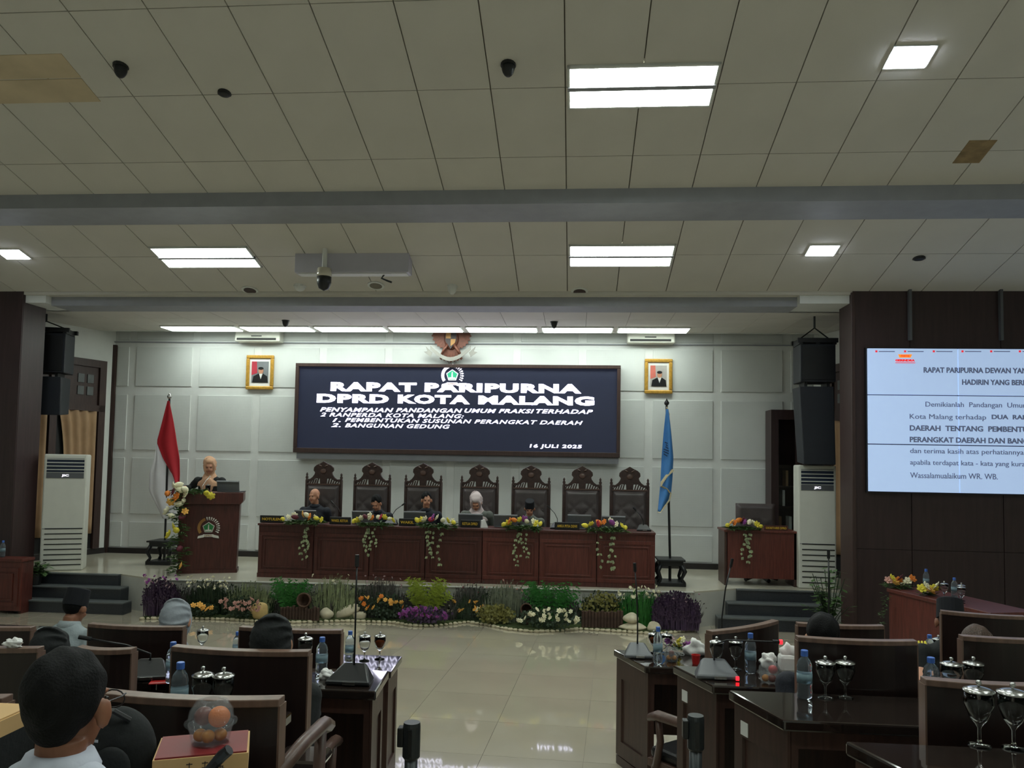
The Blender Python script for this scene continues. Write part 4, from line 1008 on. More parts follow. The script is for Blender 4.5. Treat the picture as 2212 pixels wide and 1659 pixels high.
# video wall -----------------------------------------------------------------------------
vw = thing('video_wall', 'large pale blue video wall of butted panels showing a typed speech', 'screen', (0, 0, 0))
Yv = 9.9
vx0 = at(1875, 900, Yv).x; pw = at(2071, 900, Yv).x-vx0
vz = [at(1975, y, Yv).z for y in (752, 853.5, 960.5, 1064)]
for i in range(3):
    for j in range(3):
        MB().b(vx0+i*pw+.006, vx0+(i+1)*pw-.006, Yv, Yv+.06, vz[j+1]+.006, vz[j]-.006).build('screen_panel', VWALL, vw)
MB().b(vx0-.01, vx0+3*pw+.01, Yv+.03, 9.99, vz[3]-.01, vz[0]+.01).build('mounting', BLACK, vw)
def vt(s, x0, x1, yb, yt, bold, sub=None, mt=VTXT):
    xm = (x0+x1)/2
    return lettering(s, vw, at(x0, yb, Yv).x, at(x1, yb, Yv).x, at(xm, yb, Yv).z, at(xm, yt, Yv).z, Yv-.002, mt, bold, 0, sub)
vt('RAPAT PARIPURNA DEWAN YANG', 1995, 2208, 806, 794, .03, 'RAPAT PARIPURNA DEWAN YA')
vt('HADIRIN YANG BERBAHAGIA', 2078, 2210, 832, 820, .03, 'HADIRIN YANG BER')
vt('Demikianlah  Pandangan  Umum', 1999, 2208, 883, 869, .0, 'Demikianlah  Pandangan  Umu')
vt('Kota Malang terhadap', 1965, 2130, 909, 895, .0)
vt('DUA  RANPERDA', 2142, 2209, 906, 896, .03, 'DUA  RA')
vt('DAERAH  TENTANG  PEMBENTUKAN', 1965, 2209, 932, 920, .03, 'DAERAH  TENTANG  PEMBENT')
vt('PERANGKAT DAERAH DAN BANGUNAN', 1965, 2209, 957, 945, .03, 'PERANGKAT DAERAH DAN BAN')
vt('dan terima kasih atas perhatiannya', 1966, 2211, 984, 970, .0)
vt('apabila terdapat kata - kata yang kurang', 1966, 2207, 1009, 995, .0, 'apabila terdapat kata - kata yang kur')
vt('Wassalamualaikum WR. WB.', 1966, 2155, 1034, 1022, .0)
vt('GERINDRA', 1934, 1976, 781, 776, .06, None, VRED)
p = [at(x, y, Yv) for x, y in ((1940, 765.5), (1970, 765.5), (1967, 772.5), (1943, 772.5))]
MB().prism([(q.x, q.z) for q in p][::-1], Yv-.004, Yv).build('logo_badge', VORG, vw)
vt('PARTAI', 1946, 1964, 771, 767, .03, None, VRED)
u0 = at(1934, 783, Yv); u1 = at(1977, 784.5, Yv); MB().b(u0.x, u1.x, Yv-.003, Yv, u1.z, u0.z).build('logo_underline', VRED, vw)
for k in range(8):
    xq = 1893+62*k; q = at(xq, 759, Yv); MB().b(q.x-.012, q.x+.012, Yv-.003, Yv, q.z-.012, q.z+.012).build('tab_icon', VRED, vw)
    MB().b(q.x+.03, q.x+.22, Yv-.003, Yv, q.z-.006, q.z+.004).build('tab_line', VTXT, vw)
# ================================================================= PEOPLE
def person(loc, rz, lab, stand=False, lean=.1, pitch=0.0, yaw=0.0, skin=SKIN, top=JKT, hair='short', scarf=None, hands=None, scale=1.0, shoulder=.0, vox=.011, glasses=False, hairm=HAIR, collar=None, legs=BLKC, grp=None, capmt=PECI, neck=0.0, veil=False, elb=(.3, .75, -.35)):
    """faces -y; feet at z=0; one continuous body mesh, clothes and hair as children"""
    t = thing('person', lab, 'person', loc, rz, grp); t.scale = (scale,)*3
    hz = .93 if stand else .54
    hip = Vector((0, 0, hz)); U = Vector((0, -math.sin(lean), math.cos(lean)))
    Rl = Matrix.Rotation(lean, 3, 'X')
    sp = lambda d, x=0, y=0: hip+U*d+Rl @ Vector((x, y, 0))
    nb = sp(.5); Rh = Matrix.Rotation(yaw, 3, 'Z') @ Matrix.Rotation(pitch, 3, 'X')
    hc = nb+Vector((0, -.012, .045+neck))+Rh @ Vector((0, -.01, .125))
    H = lambda x, y, z: hc+Rh @ Vector((x, y, z))
    if hands is None: hands = [Vector((-.12, -.16, .64)), Vector((.12, -.16, .64))]      # in the lap
    def torso(b, g):
        b.ell(sp(.0), (.165+g, .12+g, .12+g), 18, 12, Rl); b.ell(sp(.15), (.15+g, .108+g, .17+g), 18, 12, Rl)
        b.ell(sp(.32), (.172+g, .112+g, .16+g), 18, 12, Rl); b.ell(sp(.42), (.2+g, .082+g, .075+g), 18, 12, Rl)
        b.ell(sp(.465, 0, .01), (.12+g, .065+g, .055+g), 14, 10, Rl)
    arms = []
    for s_, hd in zip((-1, 1), hands):
        sh = sp(.42, s_*.195, 0); d = hd-sh; L = min(d.length, .56)
        mid = (sh+hd)/2; drop = math.sqrt(max(.0, .29*.29-(d.length/2)**2))
        el_ = mid+Vector((s_*elb[0], elb[1], elb[2])).normalized()*drop
        arms.append((s_, sh, el_, hd))
    def arm(b, g, cut=False):
        for s_, sh, el_, hd in arms:
            e = hd if not cut else el_.lerp(hd, .9)
            b.tube([sh, sh.lerp(el_, .5), el_, el_.lerp(e, .5), e], [.056+g, .05+g, .042+g, .038+g, .029+g], 12)
            b.ell(sh, .06+g, 12, 8); b.ell(el_, .043+g, 10, 8)
    feet = []
    for s_ in (-1, 1):
        h0 = hip+Vector((s_*.09, 0, -.02))
        if stand: kn = Vector((s_*.1, -.02, .5)); an = Vector((s_*.1, .02, .08))
        else: kn = Vector((s_*.12, -.34, .5)); an = Vector((s_*.12, -.32, .08))
        feet.append((h0, kn, an))
    def leg(b, g, cut=False):
        for h0, kn, an in feet:
            b.tube([h0, h0.lerp(kn, .5), kn, kn.lerp(an, .35), an], [.09+g, .078+g, .058+g, .054+g, .038+g], 12); b.ell(kn, .06+g, 10, 8)
    B = MB(); torso(B, 0); arm(B, 0); leg(B, 0)
    for h0, kn, an in feet: B.ell(an+Vector((0, -.07, -.045)), (.042, .12, .034), 12, 8)
    B.tube([sp(.44), nb, H(0, .02, -.07)], [.062, .054, .056], 12)
    B.ell(H(0, .016, .025), (.074, .093, .092), 20, 14, Rh); B.ell(H(0, -.022, -.04), (.057, .068, .082), 18, 12, Rh)
    B.ell(H(0, -.06, -.095), (.03, .028, .024), 10, 8, Rh); B.ell(H(0, -.09, -.018), (.012, .02, .028), 10, 8, Rh)
    B.ell(H(0, -.097, -.034), (.017, .014, .011), 10, 8, Rh); B.ell(H(0, -.076, .022), (.05, .018, .011), 12, 8, Rh)
    for s_ in (-1, 1):
        B.ell(H(s_*.084, .0, -.016), (.012, .023, .036), 10, 8, Rh @ Matrix.Rotation(s_*.3, 3, 'Z'))
        B.ell(H(s_*.032, -.07, -.045), (.022, .02, .022), 10, 8, Rh)
    for s_, sh, el_, hd in arms:                       # hands: palm, four fingers, thumb
        f = (hd-el_).normalized(); side = f.cross(Vector((0, 0, 1))).normalized()*s_*-1; dn = Vector((0, 0, -1))
        pc = hd+f*.045; Rp = Matrix((side, f, side.cross(f))).transposed()
        B.ell(pc, (.04, .052, .017), 12, 8, Rp)
        for k in range(4):
            q = hd+f*.085+side*(.027-.018*k); l = (.07, .08, .075, .058)[k]
            B.tube([q-f*.02, q+f*l*.45, q+f*l*.8+dn*l*.3, q+f*l*.9+dn*l*.55], [.0095, .009, .008, .007], 8)
        q = hd+f*.03+side*.035
        B.tube([q-side*.01, q+side*.022+f*.025, q+side*.02+f*.055+dn*.012], [.012, .011, .008], 8)
    B.build('body', skin, t, remesh=vox)
    C = MB(); torso(C, .014); arm(C, .012, True)
    C.lathe([(.07, -.02), (.066, .05)], 14, nb-U*.03, 1, .9, Rl)
    C.build('jacket' if not stand else 'dress_top', top, t, remesh=vox)
    Lg = MB(); leg(Lg, .012); Lg.ell(hip, (.18, .135, .13), 16, 10)
    if stand: Lg = MB(); Lg.lathe([(.26, .06), (.24, .4), (.21, .75), (.19, .98)], 20, (0, 0, 0), 1, .75)
    Lg.build('trousers' if not stand else 'skirt', legs, t, remesh=.016)
    if collar:
        co = MB(); co.lathe([(.074, -.035), (.088, .0), (.07, .035)], 18, nb+Vector((0, .0, .0)), 1, 1, Rl)
        co.build('collar', collar, t, smooth=True, solid=.006)
    for s_ in (-1, 1):
        MB().ell(H(s_*.031, -.083, .002), (.013, .008, .006), 8, 6, Rh).build('eye', EYE, t, smooth=True)
    MB().ell(H(0, -.089, -.062), (.022, .008, .008), 10, 6, Rh).build('mouth', LIP, t, smooth=True)
    if hair in ('short', 'peci', 'bald'):
        hb = MB()
        if hair == 'short':
            hb.ell(H(0, .036, .04), (.086, .102, .1), 30, 20, Rh, lambda p: 1+.025*math.sin(9*p.x+7*p.z)+.025*math.sin(11*p.y+5*p.x)); hb.ell(H(0, .058, -.01), (.068, .05, .074), 18, 12, Rh)
        else:
            hb.ell(H(0, .03, .02 if hair == 'peci' else -.005), (.076, .078, .085 if hair == 'peci' else .035), 18, 12, Rh)
        hb.build('hair', hairm if hair != 'bald' else HAIRB, t, remesh=.007)
    if hair == 'peci':
        pm = MB(); pm.lathe([(.086, 0), (.086, .02), (.08, .128), (.07, .134)], 24, H(0, .014, .012), .98, 1.18, Rh); pm.build('cap', capmt, t, smooth=False, bevel=.004)
    if scarf:
        sm = MB()
        sm.ell(H(0, .04, .016), (.096, .108, .126), 24, 16, Rh); sm.ell(H(0, -.005, .085), (.068, .075, .045), 16, 10, Rh)
        sm.tube([H(.072*math.cos(2*PI*q/20), -.052+.02*abs(math.cos(2*PI*q/20)), -.018+.108*math.sin(2*PI*q/20)) for q in range(21)], .019, 10)
        for k in range(5):
            zf_ = -.07+.045*k; rr = (.092, .1, .1, .096, .084)[k]
            sm.tube([H(rr*math.cos(PI*q/8)*1.0, .03+rr*math.sin(PI*q/8)*1.08, zf_+.02*math.sin(q*.8+k)) for q in range(9)], [.009]*9, 8)
        sm.lathe([(.07, .1), (.085, .03), (.13, -.05), (.185, -.11), (.2, -.17)], 24, nb+Vector((0, .0, .02)), 1, .72, Rl)
        if veil: sm.lathe([(.084, .2), (.105, .1), (.16, .0), (.22, -.09), (.27, -.2)], 24, nb+Vector((0, .01, .03)), 1, .72, Rl)
        sm.ell(sp(.36, 0, -.1), (.11, .05, .14), 14, 10, Rl)
        sm.build('head_scarf', scarf, t, remesh=.009)
    if glasses:
        g = MB()
        for s_ in (-1, 1):
            g.tube([H(s_*.078, .0, .006), H(s_*.078, -.08, .008), H(s_*.066, -.118, .008)], .002, 6)
            ring = [H(s_*.036+.03*math.cos(2*PI*k/14), -.116, -.006+.022*math.sin(2*PI*k/14)) for k in range(15)]
            g.tube(ring, .002, 6)
        g.tube([H(-.008, -.118, 0), H(.008, -.118, 0)], .002, 6)
        g.build('spectacles', BLACK, t)
    return t
def seat_person(px, ytop, Y, zf, rz, lab, head=1.33, **kw):
    """scale-free: sits so that the head top shows at pixel px, ytop"""
    x = at(px, ytop, Y)
    dz = x.z-zf-head
    return person((x.x, Y, zf+dz), rz, lab, **kw), dz
def stage_person(k, px, ytop, lab, **kw):
    Y = YCH-.16; p = at(px, ytop, Y-.05)
    h_ = kw.pop('htop', 1.33)
    return person((p.x, Y, SH), 0, lab, scale=(p.z-SH)/h_, **kw)
dh = lambda y: Vector((0, 0, 0))
HT = desk_top_z-SH
def hands_at(xa, ya, xb, yb, z): return [Vector((xa, ya, z)), Vector((xb, yb, z))]
stage_person(0, 680, 1056, 'bald man in a dark jacket seated upright at the stage desk', lean=.02, pitch=.1, yaw=-.35, hair='bald', htop=1.325, collar=JKT)
stage_person(1, 818, 1073, 'man in a dark jacket bowing his head over papers at the stage desk', lean=.2, pitch=.55, yaw=-.1, hair='short', htop=1.28, collar=JKT)
stage_person(2, 921, 1064, 'man in a dark jacket sitting upright and looking sideways at the stage desk', lean=.05, pitch=.12, yaw=.3, hair='short', htop=1.33, collar=JKT)
stage_person(3, 1032, 1069, 'woman in a pale pink head scarf and grey-green uniform bending over the stage desk', lean=.3, pitch=.75, yaw=0, hair='none', scarf=PINKS, top=SAGE, htop=1.255)
stage_person(4, 1145, 1077, 'man in a black cap and grey-green uniform bowing at the stage desk', lean=.25, pitch=.45, yaw=.05, hair='peci', top=SAGE, htop=1.34, collar=SAGE)
p = at(461, 988, 11.3)
person((p.x-.03, 11.3, SH), 0, 'woman speaker in a peach head scarf standing behind the lectern', stand=True, lean=.06, pitch=.3, yaw=.35, hair='none', scarf=PEACH, top=BLKC, scale=(p.z-SH)/1.73, hands=[Vector((-.26, -.32, 1.255)), Vector((.25, -.08, .9))], elb=(.5, .8, -.3))
# papers by the capped man and the scarfed woman
for px_, py_, c, lab, rz in ((1047, 1122, PAPER, 'white folded sheet on the stage desk beside the woman in the pale scarf', .5), (1160, 1128, PAPER, 'white papers on the stage desk beside the man in the black cap', .2)):
    q = at(px_, py_, YD+.14)
    m_ = MB(); m_.prism([(-.06, .0), (.05, .0), (.0, .11), (-.05, .1)], -.01, .02)
    tag(m_.build('folded_paper', c, None, loc=(q.x, YD+.14, desk_top_z), rz=rz), lab, 'paper')
# ================================================================= PLANTING IN FRONT OF THE STAGE
bpx = [(308, 1338), (345, 1337), (400, 1337), (480, 1339), (560, 1344), (640, 1346), (700, 1344), (760, 1343), (850, 1346), (890, 1353), (930, 1354), (970, 1350), (1010, 1345), (1050, 1351), (1100, 1361), (1150, 1366), (1200, 1365), (1250, 1360), (1300, 1363), (1350, 1366), (1420, 1371), (1500, 1362)]
bw = [onz(x, y, 0.0) for x, y in bpx]
def stage_y(x): return sl.y+(sr.y-sl.y)*(x-sl.x)/(sr.x-sl.x)
def front_y(x):
    for a, b in zip(bw[:-1], bw[1:]):
        if a.x <= x <= b.x: return a.y+(b.y-a.y)*(x-a.x)/(b.x-a.x)
    return bw[0].y if x < bw[0].x else bw[-1].y
def sy(x): return max(front_y(x)+.12, stage_y(x))
gd = MB(); pg = [(q.x, q.y) for q in bw]+[(bw[-1].x, stage_y(bw[-1].x)-.02), (bw[0].x, stage_y(bw[0].x)-.02)]
gd.slab(pg, 0.0, .035)
tag(gd.build('planting_bed', MOSS), 'mossy planting bed with a wavy front edge along the stage', 'planting bed')
edg = thing('pebble_edging', 'wavy line of pale pebbles edging the planting bed', 'edging', (0, 0, 0))
pm = [MB().ell((0, 0, 0), (.034, .024, .018), 8, 6, None, lambda p: 1+.12*math.sin(5*p.x+k*2)+.1*math.cos(4*p.y)).mesh('pebble', PEB, True) for k in range(3)]
dist = 0; n_ = 0
for a, b in zip(bw[:-1], bw[1:]):
    L = (b-a).length; k = 0
    while dist < L:
        q = a.lerp(b, dist/L); piece('pebble', pm[n_ % 3], edg, (q.x, q.y-.01, .014), random.uniform(-.4, .4), random.uniform(.8, 1.2)); n_ += 1; dist += .068
    dist -= L
def blade(mb, b0, tip, w_, bend=.2):
    b0 = Vector(b0); tip = Vector(tip); mid = b0.lerp(tip, .55)+Vector((0, 0, (tip-b0).length*bend*.4))
    s_ = (tip-b0).cross(Vector((0, -1, .3))).normalized()*w_
    mb.add([b0-s_*.5, b0+s_*.5, mid+s_, tip, mid-s_], [(0, 1, 2, 4), (4, 2, 3)])
def plant(name, lab, x0, x1, yt, yb, kind, lm, fl=None, nfl=0, fsize=.03, back=None, cat='plant', n=None):
    xm = (x0+x1)/2; base = onz(xm, yb, .03); Y = base.y
    lim = stage_y(base.x)-.06
    if Y > lim: Y = lim
    if back is not None: Y = stage_y(at(xm, yb, 10.2).x)-back
    Y = max(Y, front_y(at(xm, yb, Y).x)+.05)
    x = at(xm, yb, Y).x; hw = (at(x1, yb, Y).x-at(x0, yb, Y).x)/2; h_ = at(xm, yt, Y).z-.03
    zb = max(0, at(xm, yb, Y).z-.03) if back is not None else 0
    t = thing(name, lab, cat, (x, Y, .03)); rnd = random.Random(lab); m_ = MB()
    dep = min(.16, max(.06, (lim+.05-front_y(x))*.4))
    if kind == 'grass':
        for k in range(n or 260):
            bx = rnd.uniform(-1, 1)*hw*.85; by = rnd.uniform(-1, 1)*dep*.6; l = h_*rnd.uniform(.5, 1.04)*(1-.4*(bx/hw)**2)
            blade(m_, (bx, by, 0), (bx+rnd.uniform(-.3, .3)*hw*.8, by+rnd.uniform(-.6, .4)*dep, l), .007, .1)
            if rnd.random() < .5:
                q = Vector((bx+rnd.uniform(-.1, .1), by-dep*.2, l*rnd.uniform(.6, 1)))
                a = rnd.uniform(-1.2, 1.2); d = Vector((math.cos(a)*.6, -.2, .5+.4*math.sin(a)))*.05; s2 = Vector((d.z, 0, -d.x))*.22
                m_.add([q, q+d*.5+s2, q+d, q+d*.5-s2], [(0, 1, 2), (0, 2, 3)])
    elif kind == 'fern':
        for k in range(n or 90):
            a = rnd.uniform(-PI, PI); rr = rnd.uniform(.5, 1); tip = Vector((math.sin(a)*hw*rr, -abs(math.cos(a))*dep*rr if math.cos(a) > -.3 else dep*.4, h_*rnd.uniform(.45, 1.0)))
            b0 = Vector((rnd.uniform(-.25, .25)*hw, rnd.uniform(-.4, .4)*dep, 0)); mid = b0.lerp(tip, .5)+Vector((0, 0, h_*.22))
            for q in range(1, 9):
                u = q/9; p = b0*(1-u)**2+mid*2*u*(1-u)+tip*u*u; d = (tip-b0).normalized(); s2 = d.cross(Vector((0, -1, .2))).normalized()
                l = .05*(1-u*.5)
                for sg in (-1, 1):
                    e = p+s2*sg*l+d*l*.7; m_.add([p-d*.008, p+d*.012, e], [(0, 1, 2)])
    elif kind == 'bush':
        for k in range(n or 420):
            u = Vector((rnd.gauss(0, 1), rnd.gauss(0, 1), rnd.gauss(0, 1))).normalized()*rnd.uniform(.5, 1)
            c = Vector((u.x*hw, u.y*dep*.9, h_*.5+u.z*h_*.5)); a = rnd.uniform(0, 6.28); l = rnd.uniform(.02, .045)
            d = Vector((math.cos(a), rnd.uniform(-.8, .2), math.sin(a))).normalized()*l; s2 = d.cross(Vector((0, -1, .3))).normalized()*l*.45
            m_.add([c, c+d*.5+s2, c+d, c+d*.5-s2], [(0, 1, 2), (0, 2, 3)])
        for k in range(8): m_.tube([(rnd.uniform(-.3, .3)*hw, 0, 0), (rnd.uniform(-.8, .8)*hw, rnd.uniform(-.5, .5)*dep, h_*.7)], .005, 4)
    elif kind == 'spike':
        for k in range(n or 200):
            bx = rnd.uniform(-1, 1)*hw*.95; by = rnd.uniform(-1, 1)*dep*.7; l = h_*rnd.uniform(.45, 1.04)*(1-.35*(bx/hw)**2)
            blade(m_, (bx, by, 0), (bx+rnd.uniform(-.12, .12)*hw, by-rnd.uniform(0, .3)*dep, l), .006, .05)
            for q in range(5):
                c = Vector((bx+rnd.uniform(-.02, .02), by-dep*.15, l*(.5+.1*q))); m_.add([c, c+Vector((.016, -.01, .012)), c+Vector((.0, -.012, .034)), c+Vector((-.016, -.01, .012))], [(0, 1, 2, 3)])
    tag(m_.build('foliage', lm, t), kind='stuff')
    if fl:
        for k in range(nfl):
            c = fl[k % len(fl)]
            if kind == 'bush' and fsize > .02:
                cx_ = rnd.uniform(-.92, .92); zz = h_*rnd.uniform(.45, 1.0)*(1-.25*cx_*cx_); p = (cx_*hw, -dep*rnd.uniform(.55, 1.0), zz)
            else: p = (rnd.uniform(-.95, .95)*hw, -dep*rnd.uniform(.1, .9), h_*rnd.uniform(.72, 1.02))
            piece('flower', bloom(c), t, p, rot=(1.0+rnd.uniform(-.3, .3), rnd.uniform(-.5, .5), rnd.uniform(0, 6)), scale=fsize*1.3*rnd.uniform(.8, 1.15))
    return t
for k in range(9):
    plant('added_shade_foliage', 'dark shrub against the stage front behind the flowers', 318+k*131, 470+k*131, 1258+k*2.2, 1320+k*3, 'grass', L_DARK if k % 2 else L_STALK, back=.045, n=330)['group'] = 'dark foliage added for shade along the stage front'  # dark blades added as a stand-in for the shade behind the flowers
plant('lavender_bush', 'dark purple flowering bush at the lectern end of the bed', 312, 385, 1243, 1332, 'spike', L_PURP, [P_PURP, P_DUST], 22, .018, n=220)
plant('white_flower_plant', 'tall dark green plant with many small white flowers below the lectern', 402, 500, 1246, 1316, 'grass', L_DARK, [P_WHT], 46, .014, back=.1)
plant('rose_bush', 'low bush of apricot yellow roses below the lectern', 410, 472, 1302, 1338, 'bush', L_DARK, [P_YEL], 8, .032)
plant('grass_clump', 'pale green wheat-like grass behind the pink flowers', 488, 592, 1252, 1316, 'grass', L_PALE, back=.1)
plant('pink_flower_bush', 'low mound of dusty pink flowers', 476, 572, 1288, 1338, 'bush', L_DARK, [P_PINK], 38, .024)
plant('fern', 'bright green fern beside a clay pot, behind the log edging', 572, 682, 1243, 1318, 'fern', L_GREEN, back=.12, n=110)
plant('grass_clump', 'olive green grass with pale tips behind the long white rocks', 668, 772, 1240, 1322, 'grass', L_PALE, [P_WHT], 6, .014, back=.1)
plant('dry_stalks', 'dark upright stalks with small pink tips behind the apricot roses', 772, 872, 1244, 1310, 'grass', L_STALK, [P_DUST], 12, .013, back=.06)
plant('rose_bush', 'apricot and orange rose bush between the olive grass and the lime fern', 776, 884, 1280, 1342, 'bush', L_DARK, [P_YEL, P_YEL, P_ORG], 20, .027)
plant('fern', 'lime green feathery fern above the purple blossoms', 862, 982, 1242, 1336, 'fern', L_LIME, back=.14, n=130)
plant('purple_flower_bush', 'low mound of purple blossoms at the front of the bed', 860, 974, 1308, 1351, 'bush', L_PURP, [P_PURP], 46, .021)
plant('dry_stalks', 'dark dried stalks right of the lime green fern', 965, 1062, 1256, 1320, 'grass', L_STALK, [P_MAR], 6, .012, back=.06)
plant('rose_bush', 'apricot rose bush right of the lime green fern', 960, 1050, 1293, 1342, 'bush', L_DARK, [P_YEL, P_YEL, P_WHT], 18, .026)
plant('grass_clump', 'grey green grass with pale orange tips left of the dark green fern', 1045, 1136, 1252, 1320, 'grass', L_GREYG, [P_PINK], 8, .013, back=.08)
plant('moss_bush', 'low olive moss-like bush left of the white roses', 1030, 1112, 1304, 1350, 'bush', L_OLIVE, n=520)
plant('fern', 'bright green fern above the white roses', 1112, 1262, 1250, 1326, 'fern', L_GREEN, back=.14, n=150)
plant('rose_bush', 'wide bush of cream white roses with a round clay pot', 1108, 1256, 1310, 1362, 'bush', L_DARK, [P_WHT], 34, .027, n=500)
plant('golden_bush', 'golden olive bush above the right log edging', 1252, 1346, 1276, 1340, 'bush', L_OLIVE, n=520, back=.14)
plant('daisy_plant', 'tall green plant topped with white daisies beside the stacked stones', 1332, 1424, 1266, 1352, 'grass', L_GREEN, [P_WHT], 30, .02, back=.14)
plant('lavender_bush', 'broad dark purple lavender at the steps end of the bed', 1408, 1510, 1274, 1362, 'spike', L_PURP, [P_DUST], 10, .012, n=360)
# rocks
def rock(px_, py_, rx, ry, rz_, lab, mt=STOCK, zc=None, tilt=0, seed=1):
    q = onz(px_, py_, .03); Y = min(q.y, stage_y(q.x)-.05); Y = max(Y, front_y(q.x)+.06)
    f = lambda p: 1+.1*math.sin(3*p.x+seed)+.08*math.cos(4*p.z+seed*2)+.06*math.sin(5*p.y+seed)
    o = MB().ell((0, 0, 0), (rx, ry, rz_), 20, 14, Matrix.Rotation(tilt, 3, 'Y'), f).build('rock', mt, None, smooth=True, loc=(at(px_, py_, Y).x, Y, (rz_*.8+.02+abs(math.sin(tilt))*rx*.6) if zc is None else zc))
    return tag(o, lab, 'rock')
rock(560, 1342, .13, .07, .1, 'ochre rock in front of the pink flowers', STOCKY, tilt=-.4, seed=2)
rock(706, 1343, .085, .06, .085, 'rounded cream rock between the log edging and the slanting rock', seed=3)
rock(750, 1341, .19, .06, .06, 'long cream rock lying aslant among the planting', tilt=-.45, seed=1.4)
rock(776, 1342, .09, .05, .06, 'small cream rock at the foot of the slanting rock', seed=5)
r1 = rock(1366, 1366, .17, .07, .05, 'flat white stone under the round white stone', seed=.5)
r2 = rock(1362, 1366, .095, .065, .07, 'round white stone balanced on the flat white stone', seed=.2, zc=.165)
rock(1413, 1362, .08, .055, .07, 'grey white stone beside the broad purple lavender', seed=4)
# log edging and pots
for (x0, x1, yb, h_, lab) in ((602, 692, 1344, .16, 'row of short brown logs edging the fern'), (1256, 1346, 1363, .2, 'row of short brown logs edging the golden bush')):
    a = onz(x0, yb, 0); b = onz(x1, yb, 0); Y = max((a.y+b.y)/2, front_y((a.x+b.x)/2)+.04)
    t = thing('log_edging', lab, 'edging', ((a.x+b.x)/2, Y, .03)); n_ = 13; L = b.x-a.x
    lm_ = MB().lathe([(.021, 0), (.021, h_), (.015, h_+.008)], 8).mesh('log', LOGM)
    for k in range(n_): piece('log', lm_, t, (-L/2+L*(k+.5)/n_, random.uniform(-.006, .006), 0), 0, (1, 1, random.uniform(.85, 1.1)))
for px_, py_, r_, lab in ((657, 1296, .085, 'clay pot lying on its side in the green fern'), (1137, 1316, .07, 'clay pot lying on its side behind the white roses')):
    Y = stage_y(at(px_, py_, 10).x)-.3; q = at(px_, py_, Y)
    t = thing('clay_pot', lab, 'pot', (q.x, Y, q.z)); R_ = Matrix.Rotation(PI/2-.1, 3, 'X')
    MB().lathe([(r_*.5, -.16), (r_*.95, -.06), (r_, .0), (r_*1.1, .01), (r_*1.1, .03), (r_*.9, .03), (r_*.8, -.1)], 18, (0, 0, 0), 1, 1, R_).build('body', POTM, t, smooth=True)
    MB().tube([(0, .05, -.04), (0, .05, -q.z+.04)], .03, 6).build('support', LOGM, t)
# leafy plants on the steps
def leafy(px_, yb, yt, hwp, Y, z, lab, mt, pot=True):
    q = at(px_, yb, Y); h_ = at(px_, yt, Y).z-z; hw = hwp/1680*Y
    t = thing('potted_plant', lab, 'plant', (q.x, Y, z)); rnd = random.Random(lab)
    if pot: MB().lathe([(.07, 0), (.1, .16), (.11, .17), (.09, .17)], 16).build('pot', BLACK, t)
    st = MB(); lm = MB()
    for k in range(34):
        a = rnd.uniform(0, 6.28); tip = Vector((math.cos(a)*hw*rnd.uniform(.2, 1), math.sin(a)*hw*.5, h_*rnd.uniform(.45, 1)))
        st.tube([(0, 0, .12), tip*.5+Vector((0, 0, .12)), tip], .005, 4)
        for q_ in range(8):
            u = .4+.6*q_/7; c = tip*u+Vector((0, 0, .12*(1-u))); b = rnd.uniform(0, 6.28); l = rnd.uniform(.06, .12)
            d = Vector((math.cos(b), math.sin(b), rnd.uniform(-.5, .4))).normalized()*l; s2 = d.cross(Vector((0, 0, 1))).normalized()*l*.3
            lm.add([c, c+d*.5+s2, c+d, c+d*.5-s2], [(0, 1, 2), (0, 2, 3)])
    tag(st.build('stems', L_DARK, t), kind='stuff'); tag(lm.build('leaves', mt, t), kind='stuff')
leafy(75, 1262, 1212, 30, sll.y-.17, SH*2/3, 'small leafy plant in a black pot on the steps below the air conditioner', L_MID)
leafy(1792, 1330, 1226, 44, 9.55, 0, 'tall leafy potted plant at the foot of the steps by the video wall', L_MID)
